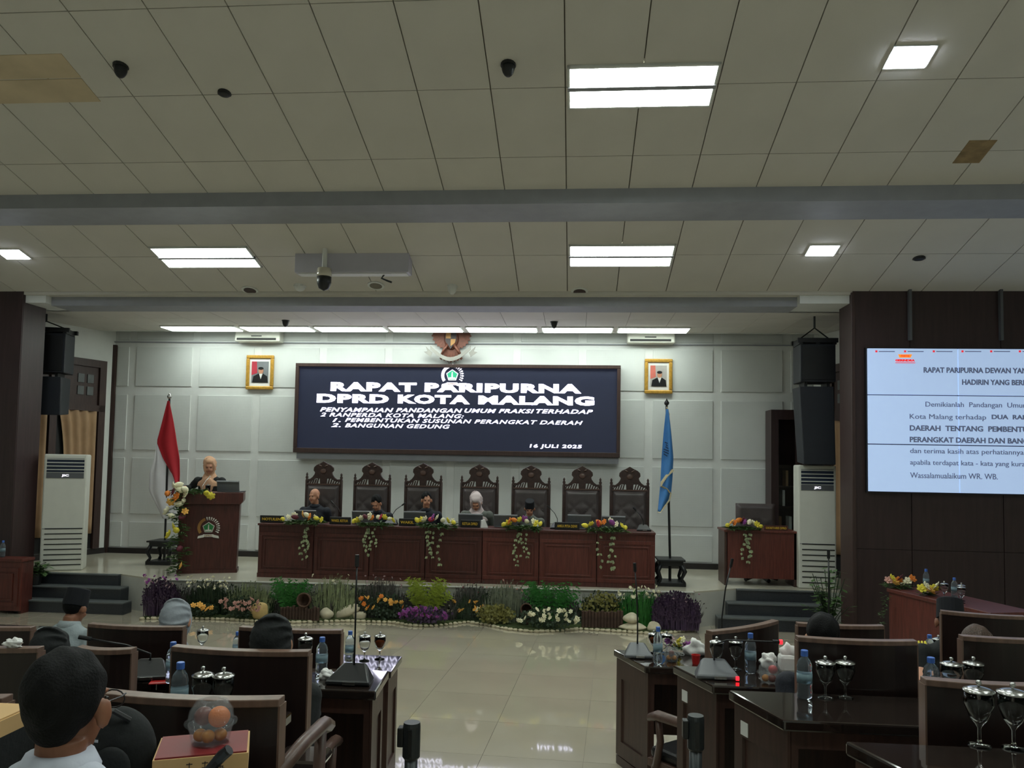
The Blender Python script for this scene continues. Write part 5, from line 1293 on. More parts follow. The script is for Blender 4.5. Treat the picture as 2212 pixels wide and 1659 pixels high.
# ================================================================= THE SEATS AND DESKS
def chair_px(pl, pr, yt, zf, lab, rz=0.0, hgt=1.1, arm=.58, wmul=1.0, grp=None, ymul=None):
    xm = (pl+pr)/2; hor = at(xm, yt, 1.0); k_ = (zf+hgt-CAMZ)/(hor.z-CAMZ); Y = k_ if ymul is None else ymul
    x = at(xm, yt, Y).x; hw = (at(pr, yt, Y).x-at(pl, yt, Y).x)/2*wmul; hgt = at(xm, yt, Y).z-zf
    t = thing('conference_chair', lab, 'chair', (x, Y, zf), rz, grp)
    def slab(z0, z1, y0, th, e=0):
        m_ = MB(); n_ = 10; f = []; b = []
        for k in range(n_+1):
            u = k/n_*2-1; f.append((u*(hw+e), y0-.035*(1-u*u))); b.append((u*(hw+e), y0+th-.035*(1-u*u)))
        return m_.slab(f+b[::-1], z0, z1)
    slab(.3, hgt-.022, -.02, .04).build('backrest', CHAIRW, t)
    slab(hgt-.022, hgt, -.024, .05, .003).build('top_rail', CHAIRE, t, bevel=.003)
    for s_ in (-1, 1): MB().b(s_*hw-.006, s_*hw+.006, -.02, .03, .3, hgt-.02).build('edge_strip', CHAIRE, t)
    slab(.45, hgt-.1, .02, .035, -.06).build('back_cushion', LEATH, t)
    MB().b(-hw+.04, hw-.04, .03, .5, .305, .375).build('seat', LEATH, t, bevel=.025)
    MB().b(-hw+.02, hw-.02, .0, .5, .26, .31).build('seat_frame', ARMW, t, bevel=.006)
    for s_ in (-1, 1):
        MB().tube([(s_*hw*.98, .0, arm), (s_*hw*.99, .2, arm+.015), (s_*hw*.99, .4, arm+.01), (s_*hw*.99, .47, arm-.02)], [.03, .032, .034, .026], 8, .7).build('arm', ARMW, t, smooth=True)
        MB().tube([(s_*hw*.97, .4, arm), (s_*hw*.97, .38, (arm+.3)/2), (s_*hw*.95, .42, .28)], [.02, .022, .024], 8).build('arm_post', ARMW, t, smooth=True)
        MB().tube([(s_*(hw-.04), .45, .28), (s_*(hw-.04), .46, 0)], [.026, .02], 8).build('leg', ARMW, t)
        MB().tube([(s_*(hw-.04), .02, .32), (s_*(hw-.04), -.06, 0)], [.026, .02], 8).build('leg', ARMW, t)
    return t
G1, G2, G3 = 'chairs of the front row', 'chairs of the second row', 'chairs of the third row'
# left block
L3 = chair_px(520, 738, 1356, 0, 'empty dark wooden conference chair just ahead of the person in the black veil', grp=G1)
L2 = chair_px(195, 397, 1349, 0, 'dark wooden conference chair between the man in the tall cap and the grey scarf', grp=G1)
chair_px(-130, 70, 1350, 0, 'dark wooden conference chair left of the man in the tall cap', grp=G1)
L1 = chair_px(376, 667, 1399, T2, 'dark wooden conference chair of the person in the black veil', grp=G2)
chair_px(172, 288, 1397, T2, 'dark wooden conference chair behind a bent microphone, left of the veiled person', grp=G2, ymul=3.24)
LT = chair_px(-190, 86, 1392, T2, 'dark wooden conference chair with a white tissue on its top rail', grp=G2, ymul=3.24)
L0 = chair_px(205, 605, 1497, T3, 'large dark wooden conference chair behind the fruit container', grp=G3, arm=.9, ymul=2.2)
chair_px(-400, 12, 1494, T3, 'dark wooden conference chair cut off beside the man with spectacles', grp=G3)
# right block
chair_px(1518, 1695, 1350, 0, 'dark wooden conference chair turned sideways behind the end desk of the front right row', grp=G1, rz=math.radians(40), wmul=1.27, ymul=4.72)
chair_px(1722, 1906, 1347, 0, 'dark wooden conference chair ahead of the dark-haired man', grp=G1, ymul=4.72)
chair_px(2050, 2192, 1324, 0, 'dark wooden conference chair with a pale rail beside the black-capped person', grp=G1, rz=math.radians(-14), ymul=5.0, wmul=1.15)
RM = chair_px(1722, 1976, 1378, T2, 'dark wooden conference chair of the dark-haired man', grp=G2, ymul=3.77)
RB = chair_px(2076, 2330, 1376, T2, 'dark wooden conference chair of the brown-haired person', grp=G2, ymul=3.8)
chair_px(1995, 2330, 1470, T3, 'dark wooden conference chair behind two lidded goblets', grp=G3)

def desk(fl, nl, nr, fr_, zf, lab, h_=.78, grp=None, sticker=None, ends=(True, True), chk=True):
    """fl, nl, nr, fr_: far-left, near-left, near-right, far-right corners (x, y) of the top"""
    c = Vector(((fl[0]+nr[0])/2, (fl[1]+nr[1])/2, zf)); q = [Vector((a[0]-c.x, a[1]-c.y)) for a in (nl, nr, fr_, fl)]
    t = thing('conference_desk', lab, 'desk', c, 0, grp)
    MB().slab([(p.x, p.y) for p in q], h_-.045, h_).build('desk_top', DESKT, t, bevel=.008)
    ins = [Vector((p.x-(.035 if p.x > 0 else -.035), p.y-(.025 if p.y > 0 else -.03))) for p in q]
    for k, (a, b) in enumerate(((ins[3], ins[0]), (ins[2], ins[1]))):
        s_ = 1 if k == 0 else -1; o = Vector((.03*s_, 0))
        P = [(a.x, a.y), (b.x, b.y), (b.x+o.x, b.y), (a.x+o.x, a.y)]
        MB().slab(P if s_ > 0 else P[::-1], .06, h_-.045).build('side_panel', DESKW, t)
        P = [(a.x-.01*s_, a.y+.01), (b.x-.01*s_, b.y-.01), (b.x+.04*s_, b.y-.01), (a.x+.04*s_, a.y+.01)]
        MB().slab(P if s_ > 0 else P[::-1], 0, .06).build('foot_rail', DESKW, t)
        fm = MB(); d = b-a
        for u0, u1, z0, z1 in ((0, 1, h_-.18, h_-.05), (0, 1, .07, .17), (0, .16, .17, h_-.18), (.84, 1, .17, h_-.18)):
            A = a+d*u0; B = a+d*u1; P = [(A.x-.012*s_, A.y), (B.x-.012*s_, B.y), (B.x+.002*s_, B.y), (A.x+.002*s_, A.y)]
            fm.slab(P if s_ > 0 else P[::-1], z0, z1)
        fm.build('side_frame', DESKW, t)
        if sticker and ((sticker < 0) == (k == 0)):
            A = a+d*.14; B = a+d*.28; P = [(A.x-.015*s_, A.y), (B.x-.015*s_, B.y), (B.x-.01*s_, B.y), (A.x-.01*s_, A.y)]
            MB().slab(P if s_ > 0 else P[::-1], h_-.17, h_-.11).build('inventory_sticker', PAPER, t)
    a, b = ins[3], ins[2]
    MB().slab([(a.x+.03, a.y-.03), (b.x-.03, b.y-.03), (b.x-.03, b.y), (a.x+.03, a.y)], .22, h_-.045).build('modesty_panel', DESKW, t)
    a, b = ins[0], ins[1]
    MB().slab([(a.x+.03, a.y), (b.x-.03, b.y), (b.x-.03, b.y+.02), (a.x+.03, a.y+.02)], h_-.12, h_-.045).build('apron', DESKW, t)
    return zf+h_
def zc(p, y, z): q = onz(p, y, z); return (q.x, q.y)
ZA, ZB, ZC, ZD = .78, T2+.78, T3+.78, T4+.78
GD = 'audience desks'
a = zc(1325, 1403, ZA); b = zc(1393, 1440, ZA)
desk(a, b, (1.62, b[1]), (1.62, a[1]), 0, 'dark polished desk at the aisle end of the front right row', grp=GD)
desk((1.64, a[1]+.05), (1.64, b[1]+.05), (3.15, b[1]+.1), (3.15, a[1]+.1), 0, 'dark polished desk under the bananas and white cloth', grp=GD)
YA2 = (a[1]+b[1])/2
a = zc(1453, 1437, ZB); b = zc(1540, 1481, ZB); YB = (a[1], b[1])
desk(a, b, (1.668, b[1]), (1.668, a[1]), T2, 'dark polished desk with a sticker and a red-lit microphone', grp=GD, sticker=-1)
desk((1.675, a[1]), (1.675, b[1]), (3.1, b[1]), (3.1, a[1]), T2, 'dark polished desk next to the red-lit microphone desk, farther from the aisle', grp=GD)
a = zc(1573, 1490, ZC); b = zc(1693, 1556, ZC); YC = (a[1], b[1])
desk(a, b, (1.72, b[1]), (1.72, a[1]), T3, 'dark polished desk with a sticker, carrying a bottle and two clear goblets', grp=GD, sticker=-1)
desk((1.74, a[1]), (1.74, b[1]), (2.7, b[1]), (2.7, a[1]), T3, 'dark polished desk behind the chair rail with goblets in a row', grp=GD)
a = zc(1825, 1600, ZD); b = (a[0]+.12, a[1]-.32); YDD = (a[1], b[1])
desk(a, b, (2.1, b[1]), (2.1, a[1]), T4, 'bare dark polished desk under the mirrored pair of goblets', grp=GD)
a = zc(868.6, 1417, ZA); b = zc(845, 1451.5, ZA); YAL = (a[1], b[1])
desk((-2.98, a[1]), (-2.98, b[1]), b, a, 0, 'dark polished desk mirroring the screen letters at the left of the aisle', grp=GD)
desk((-4.4, a[1]+.5), (-4.4, b[1]+.5), (-2.9, b[1]+.5), (-2.9, a[1]+.5), 0, 'dark polished desk in front of the man in the tall cap', grp=GD)
a = zc(840.5, 1448, ZB); b = zc(812, 1494, ZB); YBL = (a[1], b[1])
desk((-2.05, a[1]), (-2.05, b[1]), b, a, T2, 'dark polished desk with the tall microphone left of the aisle', grp=GD)
desk((-3.2, a[1]), (-3.2, b[1]), (-2.07, b[1]), (-2.07, a[1]), T2, 'dark polished desk with the red card and bent microphone', grp=GD)
desk((-2.35, 3.12), (-2.35, 2.72), (-1.12, 2.72), (-1.12, 3.12), T3, 'dark polished desk with a bottle and goblets hidden by the large chair', grp=GD)
desk((-1.75, 2.05), (-1.75, 1.78), (-.7, 1.78), (-.7, 2.05), T4, 'dark desk under the snack boxes', grp=GD)
t = thing('pedestal_table', 'small dark pedestal table beside the large chair and black trouser leg', 'table', (-.97, 2.82, T3))
MB().b(-.09, .09, -.09, .09, .69, .73).build('table_top', DESKT, t, bevel=.02); MB().b(-.05, .05, -.05, .05, .03, .69).build('pedestal', DESKW, t); MB().b(-.08, .08, -.08, .08, 0, .03).build('base', DESKW, t)
# side desks at the wings
q0, q1 = zc(1915, 1270, .8), zc(2140, 1324, .8)
dv = (Vector(q1)-Vector(q0)); nv = Vector((-dv.y, dv.x)).normalized()
if nv.x < 0: nv = -nv
t = thing('side_table', 'red-brown desk with flowers standing along the video wall', 'desk', (q0[0], q0[1], 0))
P = [Vector((0, 0)), dv, dv+nv*.5, nv*.5]
MB().slab([(p.x, p.y) for p in P], .76, .8).build('desk_top', WOODR, t, bevel=.006)
P2 = [Vector((0, 0))+nv*.02+dv*.01, dv*.99+nv*.02, dv*.99+nv*.05, dv*.01+nv*.05]
MB().slab([(p.x, p.y) for p in P2], .05, .76).build('front_board', WOODR, t)
for u in (.02, .97):
    P3 = [dv*u+nv*.05, dv*(u+.02)+nv*.05, dv*(u+.02)+nv*.46, dv*u+nv*.46]; MB().slab([(p.x, p.y) for p in P3], 0, .76).build('side_panel', WOOD, t)
t = thing('wing_desk', 'red-brown desk with trailing ivy in front of the left wing wall', 'desk', (at(48, 1207, 9.72).x-.55, 9.72, 0)); zz = at(25, 1207, 9.72).z
MB().b(-.55, .53, .02, .05, .04, zz-.04).build('front_board', WOODR, t); MB().b(-.57, .55, 0, .25, zz-.04, zz).build('desk_top', WOODR, t, bevel=.006)
for s_ in (-.55, .5): MB().b(s_, s_+.03, .05, .25, 0, zz-.04).build('side_panel', WOOD, t)
m_ = MB(); panelled(m_, -.5, .5, .1, zz-.12, .02); m_.build('panel_moulding', WOODR, t)
wdz = zz

# ================================================================= THINGS ON THE DESKS
def bottle(px_, yb, z, lab, Y=None, h_=.2, r_=.031, cut=1.0, grp='water bottles'):
    q = onz(px_, yb, z) if Y is None else at(px_, yb, Y); x, y = q.x, (q.y if Y is None else Y)
    t = thing('water_bottle', lab, 'bottle', (x, y, z), 0, grp); s_ = h_/.2; R_ = r_
    prof = [(R_*.7, 0), (R_*.95, .006*s_), (R_, .03*s_), (R_*.93, .045*s_), (R_, .06*s_), (R_, .11*s_), (R_*.92, .118*s_), (R_, .13*s_), (R_*.8, .155*s_), (R_*.42, .172*s_), (R_*.4, .18*s_)]
    MB().lathe(prof, 18).build('bottle_body', PET, t, smooth=True)
    MB().lathe([(R_*.47, .175*s_), (R_*.47, .198*s_), (R_*.4, .2*s_)], 16).build('cap', BLUEC, t)
    MB().lathe([(R_*1.01, .066*s_), (R_*1.01, .105*s_)], 18).build('label', WATER, t, smooth=True)
    return t
def goblet(px_, yb, z, lab, Y=None, h_=.17, r_=.038, tea=False, grp='lidded goblets'):
    q = onz(px_, yb, z) if Y is None else at(px_, yb, Y); x, y = q.x, (q.y if Y is None else Y)
    t = thing('goblet', lab, 'goblet', (x, y, z), 0, grp); s_ = h_/.17
    prof = [(.033, 0), (.033, .003), (.008, .01), (.005, .02), (.005, .05), (.012, .06), (.028, .08), (r_, .115), (r_*.93, .148)]
    inn = [(r_*.89, .148), (r_*.95, .115), (.026, .083), (.006, .066)]
    MB().lathe([(r*1.0, zz_*s_) for r, zz_ in prof]+[(r, zz_*s_) for r, zz_ in inn], 20).build('glass', GLASS, t, smooth=True)
    if tea: MB().lathe([(.006, .067*s_), (.025, .084*s_), (r_*.93, .115*s_), (r_*.9, .135*s_)], 18).build('tea', TEA, t, smooth=True)
    ld = MB().lathe([(r_*1.05, .148*s_), (r_*1.05, .152*s_), (r_*.7, .158*s_), (.008, .162*s_)], 20).build('lid', STEEL, t, smooth=True)
    MB().lathe([(.004, .161*s_), (.004, .166*s_), (.009, .17*s_), (.007, .178*s_), (.001, .18*s_)], 10).build('lid_knob', STEEL, ld, smooth=True)
    return t
def crumple(loc, lab, r=(.06, .05, .05), mt=TISSUE, cat='tissue', name='tissue'):
    rnd = random.Random(lab); k1, k2, k3 = (rnd.uniform(3, 7) for _ in range(3))
    f = lambda p: 1+.22*math.sin(k1*p.x+k2*p.z)+.2*math.cos(k2*p.y*1.5+k3*p.z)+.1*math.sin(9*p.x+7*p.y)
    o = MB().ell((0, 0, 0), r, 22, 16, None, f).build(name, mt, None, smooth=True, loc=(loc[0], loc[1], loc[2]+r[2]*.9))
    return tag(o, lab, cat)
def fruit_dome(loc, lab, s_=1.0, fruit=None, rz=0):
    t = thing('fruit_container', lab, 'container', loc, rz)
    MB().lathe([(.042*s_, 0), (.052*s_, .045*s_), (.05*s_, .045*s_), (.041*s_, .003)], 24).build('tub', PETC, t, smooth=True)
    MB().lathe([(.06*s_, .045*s_), (.06*s_, .05*s_), (.052*s_, .052*s_), (.05*s_, .075*s_), (.036*s_, .097*s_), (.02*s_, .102*s_), (.018*s_, .1*s_), (.034*s_, .094*s_), (.048*s_, .074*s_), (.049*s_, .05*s_)], 24, cap=False).build('dome_lid', PETC, t, smooth=True)
    return t
def spot(px_, y, z): q = onz(px_, y, z); return (q.x, q.y, z)
# --- right, front row desk
q = spot(1378, 1418, ZA); conf_mic(q, 0, 'grey conference microphone with a tall straight stem on the front right desk', .5, (-.02, .0), 'conference microphones')
goblet(1412, 1411, ZA, 'lidded goblet of tea beside the grey microphone on the front right desk', tea=True, h_=.15)
bottle(1421, 1433, ZA, 'clear water bottle beside the fruit tub on the front right desk', h_=.24)
goblet(1440, 1413, ZA, 'clear lidded goblet behind the bottle on the front right desk', h_=.15)
def fruits(loc, lab, items, grp):
    for k, (x, y, z, r, mt, nm) in enumerate(items):
        o = MB().ell((0, 0, 0), (r, r, r*.95), 14, 10).build(nm, mt, None, smooth=True, loc=(loc[0]+x, loc[1]+y, loc[2]+z))
        tag(o, lab % nm.replace('_', ' '), nm.split('_')[-1], grp)
ORANGE = mat('orange_peel', (232, 122, 22), .45, var=.1, bump=.2, bscale=200); GRAPE = mat('loquat_skin', (196, 128, 40), .4, var=.15); DKF = mat('plum_skin', (110, 46, 32), .35, var=.2)
q = spot(1450, 1428, ZA); fruit_dome(q, 'clear fruit tub with domed lid on the front right desk', .95)
fruits(q, 'small %s in the fruit tub on the front right desk', [(-.015, 0, .022, .018, GRAPE, 'loquat'), (.018, 0, .022, .018, GRAPE, 'loquat'), (0, -.01, .055, .02, DKF, 'plum')], 'fruit in the front right tub')
crumple(spot(1505, 1416, ZA), 'crumpled white tissue pile at the edge of the turned chair', (.075, .05, .055))
o = MB().lathe([(.022, 0), (.03, .06), (.028, .06), (.02, .004)], 16).build('red_cup', RED, None, loc=spot(1503, 1434, ZA)); tag(o, 'red plastic cup by the tissue pile on the front right desk', 'cup')
t = thing('table_flowers', 'loose bunch of yellow, cream and purple flowers on the front right desk', 'flowers', spot(1466, 1409, ZA))
rnd = random.Random(3); m_ = MB(); leaf_clump(m_, (0, 0, .03), 40, .08, (.06, .02, .02), .5, .12, rnd); rest_on(m_, .003); tag(m_.build('foliage', L_MID, t), kind='stuff')
for k, c in enumerate([P_PURP, P_DUST, P_WHT, P_LEM, P_LEM, P_WHT, P_PURP, P_PURP]): piece('bloom', bloom(c), t, (-.075+.021*k, -.01, .065+.025*math.sin(k*1.7)), rot=(.9, rnd.uniform(-.6, .6), k), scale=.032)
q = spot(1562, 1412, ZA); conf_mic(q, 0, 'conference microphone with a leaning stem behind the sideways chair', .53, (.06, .0), 'conference microphones')
q = at(1796, 1405, YA2+.1); conf_mic((q.x, YA2+.1, ZA), 0, 'conference microphone rising above the dark-haired man', .62, (.0, .0), 'conference microphones', mt=BLACK)
# --- right, second row desk
q = spot(1546, 1462, ZB)
t = conf_mic(q, 0, 'grey conference microphone with a red light and a stem bent flat', .3, (.3, .1), 'conference microphones', sc=1.15, red=True)
for ch in list(t.children):
    if ch.name.startswith(('gooseneck', 'microphone_head')): bpy.data.objects.remove(ch)
MB().tube([(0, .05, .07), (0, .04, .16), (.06, .02, .19), (.2, .02, .19), (.31, .02, .19)], .005, 6).build('gooseneck', BLACK, t)
MB().tube([(.3, .02, .19), (.34, .02, .19)], .011, 8).build('microphone_head', BLACK, t); MB().tube([(.335, .02, .19), (.35, .02, .19)], .0125, 10).build('indicator_ring', REDG, t)
goblet(1548, 1449, ZB, 'clear lidded goblet by the microphone with the red light', h_=.175)
goblet(1589, 1446, ZB, 'clear lidded goblet between its twin and the bottle on the red-lit microphone desk', h_=.17)
bottle(1621, 1452, ZB, 'clear water bottle left of the tissue pack with red fruit', h_=.21)
crumple(spot(1659, 1446, ZB), 'crumpled white plastic wrap behind the red fruit tub', (.04, .035, .045))
t = thing('tissue_pack', 'tall white tissue pack at the shoulder of the dark-haired man', 'tissue pack', spot(1704, 1452, ZB))
MB().b(-.055, .055, -.04, .04, 0, .1).build('wrapper', PAPER, t, bevel=.02)
MB().ell((0, 0, .11), (.045, .03, .045), 16, 10, None, lambda p: 1+.2*math.sin(6*p.x+3*p.z)).build('tissue_tuft', TISSUE, t, smooth=True)
q = spot(1662, 1474, ZB); fruit_dome(q, 'clear fruit tub with red and amber fruit by the dark-haired man', 1.05)
fruits(q, '%s in the tub by the dark-haired man', [(-.02, 0, .022, .019, GRAPE, 'amber_loquat'), (.012, -.012, .024, .021, DKF, 'dark_plum'), (.018, .0, .066, .024, RED, 'red_apple')], 'fruit in the tub by the dark-haired man')
# --- right, third row desk
bottle(1738, 1508, ZC, 'clear water bottle beside two clear goblets on the stickered desk', h_=.21, r_=.033)
goblet(1783, 1508, ZC, 'clear lidded goblet next to the bottle on the stickered desk', h_=.175, r_=.041)
goblet(1826, 1508, ZC, 'clear lidded goblet farther from the bottle on the stickered desk', h_=.175, r_=.041)
bottle(2012, 1514, ZC, 'small clear water bottle half hidden by a chair rail', h_=.19, r_=.034)
goblet(2056, 1514, ZC, 'lidded goblet with a bright lid half hidden by a chair rail', h_=.18, r_=.044)
goblet(2104, 1512, ZC, 'lidded goblet beside the bright-lidded goblet behind a chair rail', h_=.18, r_=.042)
# --- right, closest desk
goblet(2116, 1612, ZD, 'clear lidded goblet of the pair mirrored in the bare desk top', h_=.19, r_=.043, grp='mirrored pair of goblets')
goblet(2190, 1618, ZD, 'clear lidded goblet of the pair mirrored in the bare desk top', h_=.19, r_=.043, grp='mirrored pair of goblets')
# --- right, desk under the bananas
ZA2 = ZA
def ba(px_, y): q = onz(px_, y, ZA); return (q.x, min(q.y, YA2+.25), ZA)
o = MB().ell((0, 0, 0), (.2, .08, .02), 22, 10, None, lambda p: 1+.12*math.sin(8*p.x+4*p.y)).build('napkin', TISSUE, None, smooth=True, loc=Vector((ba(1948, 1395)[0], YA2+.1, ZA))+Vector((0, 0, .018))); tag(o, 'white cloth napkin under the banana and white cup', 'napkin')
bn = MB().tube([(-.05, 0, .03), (-.03, 0, .02), (.0, 0, .02), (.04, 0, .04), (.0-.06, .0, .09)][:4], [.012, .018, .018, .008], 8)
t = thing('bananas', 'small bunch of yellow bananas on the white napkin', 'banana', Vector((ba(1918, 1392)[0], YA2+.1, ZA))+Vector((0, 0, .03)))
for k in range(3): MB().tube([(-.03+.02*k, 0, .13), (-.035+.025*k, -.02, .08), (-.01+.025*k, -.025, .03), (.05+.02*k, -.02, .015)], [.006, .015, .017, .006], 8).build('banana', P_LEM, t, smooth=True)
t = thing('white_cup', 'white lidded cup on the napkin beside the bananas', 'cup', Vector((ba(1950, 1392)[0], YA2+.1, ZA))+Vector((0, 0, .03)))
MB().lathe([(.03, 0), (.042, .05), (.044, .055)], 18).build('bowl', PAPER, t, smooth=True); MB().lathe([(.045, .06), (.03, .075), (.006, .085), (.008, .095)], 18).build('lid', PAPER, t, smooth=True)
bottle(2008, 1392, ZA, 'water bottle beside the tea goblet and orange fruit', h_=.2, Y=YA2+.12)
goblet(2027, 1392, ZA, 'lidded goblet of tea beside the orange fruit', h_=.17, tea=True, Y=YA2+.22)
for k, px_ in enumerate((1984, 2004, 2022)):
    q = ba(px_, 1412); o = MB().ell((0, 0, 0), .032, 14, 10).build('orange' if k else 'red_apple', ORANGE if k else RED, None, smooth=True, loc=(q[0], YA2-.03, ZA+.031)); tag(o, ('%s in front of the tea goblet' % ('orange fruit' if k else 'red apple fruit')), 'fruit', 'fruit before the tea goblet' if k else None)
t = thing('snack_box', 'small white paper snack box in front of the orange fruit', 'box', (ba(1976, 1412)[0], YA2-.06, ZA)); MB().b(-.05, .05, -.03, .03, 0, .05).build('box_body', PAPER, t, bevel=.004); MB().b(-.052, .052, -.032, .032, .05, .058).build('box_lid', PAPER, t)
# --- along the video wall
def sd(u, v): p = Vector(q0)+dv*u+nv*v; return (p.x, p.y, .8)
t = thing('table_flowers', 'orange and yellow flower bouquet with ivy on the desk along the video wall', 'flowers', sd(.05, .1)); rnd = random.Random(8)
m_ = MB(); leaf_clump(m_, (0, .02, .02), 60, .13, (.1, .03, .03), .4, .12, rnd); rest_on(m_, .004)
for k in range(5): leaf_clump(m_, (-.15-.02*k, -.03, -.1-.1*k), 14, .06, (.02, .02, .05), .3, .2, rnd)
tag(m_.build('foliage', L_MID, t), kind='stuff')
for k, c in enumerate([P_PINK, P_LEM, P_YEL, P_ORG, P_MAR, P_WHT, P_WHT, P_ORG]): piece('bloom', bloom(c), t, (-.12+.035*k, -.02, .085+.03*math.sin(k*2.1)), rot=(.9, rnd.uniform(-.6, .6), k), scale=.05)
t = thing('table_flowers', 'yellow lily bouquet on the desk along the video wall', 'flowers', sd(.36, .1))
m_ = MB(); leaf_clump(m_, (0, 0, .02), 40, .1, (.08, .03, .03), .4, .12, rnd); rest_on(m_, .004); tag(m_.build('foliage', L_MID, t), kind='stuff')
for k, c in enumerate([P_LEM, P_WHT, P_YEL, P_LEM, P_WHT]): piece('bloom', bloom(c), t, (-.08+.04*k, -.03, .07+.03*math.sin(k*2.1)), rot=(.9, rnd.uniform(-.6, .6), k), scale=.055)
for k, u in enumerate((.5, .58, .66)): 
    p = sd(u, .12+.1*(k % 2)); goblet(0, 0, .8, 'clear lidded goblet in the cluster on the desk along the video wall', h_=.17, Y=1, grp='goblets along the video wall').location = p
bottle(0, 0, .8, 'clear water bottle in the goblet cluster along the video wall', Y=1, h_=.2).location = sd(.45, .3)
bottle(0, 0, .8, 'clear water bottle behind the orange bouquet along the video wall', Y=1, h_=.22).location = sd(.1, .38)
# --- left desks
bottle(755, 1430, ZA, 'clear water bottle on the desk mirroring the screen letters', h_=.2)
goblet(787, 1428, ZA, 'clear lidded goblet between the bottle and the tea on the mirroring desk', h_=.18)
goblet(820, 1424, ZA, 'lidded goblet of amber tea on the desk mirroring the screen letters', h_=.17, tea=True)
q = spot(758, 1474, ZB); conf_mic(q, 0, 'black conference microphone with a tall straight stem left of the aisle', .5, (.0, .0), 'conference microphones', mt=BLACK, sc=1.15)
bottle(694, 1456, ZB, 'clear water bottle beside the crumpled tissues left of the aisle', h_=.19)
crumple(spot(706, 1466, ZB), 'crumpled tissues at the foot of the tall black microphone', (.035, .03, .025))
goblet(658, 1450, ZB, 'lidded goblet peeking over the chair of the veiled person', h_=.19)
q = spot(318, 1464, ZB); t = conf_mic(q, .3, 'black conference microphone with its stem bent low, near the red card', .12, (-.28, -.0), 'conference microphones', mt=BLACK, sc=1.1)
bottle(371, 1475, ZB, 'clear water bottle standing behind the red card', h_=.2)
o = MB().b(-.06, .06, -.03, .03, 0, .004).build('red_card', RED, None, loc=spot(352, 1474, ZB), rz=.3); tag(o, 'red card lying on the desk by the water bottle', 'card')
bottle(390, 0, ZC, 'clear water bottle beside two goblets behind the large chair', Y=3.0, h_=.21, r_=.033).location = (at(390, 1440, 3.0).x, 3.0, ZC)
for p_, lab in ((439, 'clear lidded goblet next to the bottle behind the large chair'), (484, 'clear lidded goblet farther from the bottle behind the large chair')): goblet(p_, 0, ZC, lab, Y=2.95, h_=.2, r_=.04).location = (at(p_, 1440, 2.95).x, 2.95, ZC)
bottle(513, 1420, ZA, 'clear water bottle left of the empty chair of the front left row', h_=.18, Y=YAL[1]+.15).location = (at(513, 1400, YAL[1]+.15).x, YAL[1]+.15, ZA)
o = MB().c(0, 0, .01, .14, .09, .02).build('snack_box', PAPER, None, bevel=.004, loc=(at(452, 1390, YAL[1]+.2).x, YAL[1]+.2, ZA), rz=.2); tag(o, 'flat white and blue paper packet by the grey scarf', 'packet')
crumple((at(478, 1390, YAL[1]+.12).x, YAL[1]+.12, ZA), 'small crumpled tissue beside the flat packet', (.03, .025, .015))
goblet(437, 0, ZA, 'lidded goblet beside the flat packet by the grey scarf', Y=YAL[1]+.28, h_=.17).location = (at(437, 1390, YAL[1]+.28).x, YAL[1]+.28, ZA)
q = at(30, 1388, 3.45)
crumple((q.x, L1.location.y-.0, T2+1.1), 'white tissue resting on the chair rail by the black hood', (.035, .02, .02)).location = (at(30, 1384, 3.22).x, 3.215, at(-52, 1392, 3.24).z+.016)
bottle(6, 1207, wdz, 'water bottle on the desk before the left wing wall', Y=9.85, h_=.22).location = (at(5, 1207, 9.85).x, 9.85, wdz)
# --- stanchions
def stanchion(px_, yt, lab, wq=.04):
    k_ = at(px_, yt, 1.0); Y = (1.0-CAMZ)/(k_.z-CAMZ); x = at(px_, yt, Y).x
    t = thing('belt_stanchion', lab, 'stanchion', (x, Y, 0))
    MB().lathe([(.15, 0), (.15, .01), (.14, .025), (.05, .035)], 24).build('base', BLACK, t); MB().lathe([(.028, .03), (.028, .87)], 16).build('post', DGREY, t, smooth=True)
    MB().lathe([(.03, .85), (.037, .86), (.037, .985), (.034, 1.0)], 20).build('head', DGREY, t); MB().b(-.058, -.032, -.022, .022, .9, .98).build('belt_cassette', BLACK, t, bevel=.005)
    MB().b(-.008, .008, -.041, -.03, .87, .98).build('slot', BLACK, t)
stanchion(890, 1560, 'black belt stanchion post standing in the aisle beside the left desks')
stanchion(1503, 1545, 'black belt stanchion post standing by the stickered right desks')

# ================================================================= AUDIENCE
def aud(px_, ytop, Y, zf, lab, head=1.33, **kw):
    p = at(px_, ytop, Y); s_ = kw.pop('scale', None) or (p.z-zf)/head
    return person((p.x+kw.pop('dx', 0), Y, zf), PI+kw.pop('turn', 0), lab, scale=s_, **kw)
HF = [Vector((-.18, -.38, .78)), Vector((.18, -.38, .78))]
aud(136, 1264, 5.1, 0, 'man in a tall black cap and light grey shirt seen from behind', head=1.36, hair='peci', top=GREYS, pitch=.3, yaw=-.15, lean=.2, neck=-.03, turn=.0, skin=SKIND, collar=GREYS)
t = thing('stool', 'low round stool under the man in the tall cap', 'stool', (at(136, 1264, 5.1).x, 5.1, 0)); MB().lathe([(.16, .31), (.17, .345), (.15, .365)], 20).build('seat', LEATH, t)
for k in range(4): MB().tube([(.12*math.cos(k*PI/2+.8), .12*math.sin(k*PI/2+.8), 0), (.1*math.cos(k*PI/2+.8), .1*math.sin(k*PI/2+.8), .32)], .014, 8).build('leg', BLACK, t)
aud(368, 1294, L2.location.y+.15, 0, 'woman in a silver grey head scarf seen from behind', head=1.36, hair='none', scarf=GREYSC, top=GREYS, pitch=.3, lean=.1)
aud(583, 1327, L1.location.y+.14, T2, 'person in a black veil and black clothes seated from behind', head=1.355, hair='none', scarf=BLKC, veil=True, top=BLKC, pitch=.15, lean=.05)
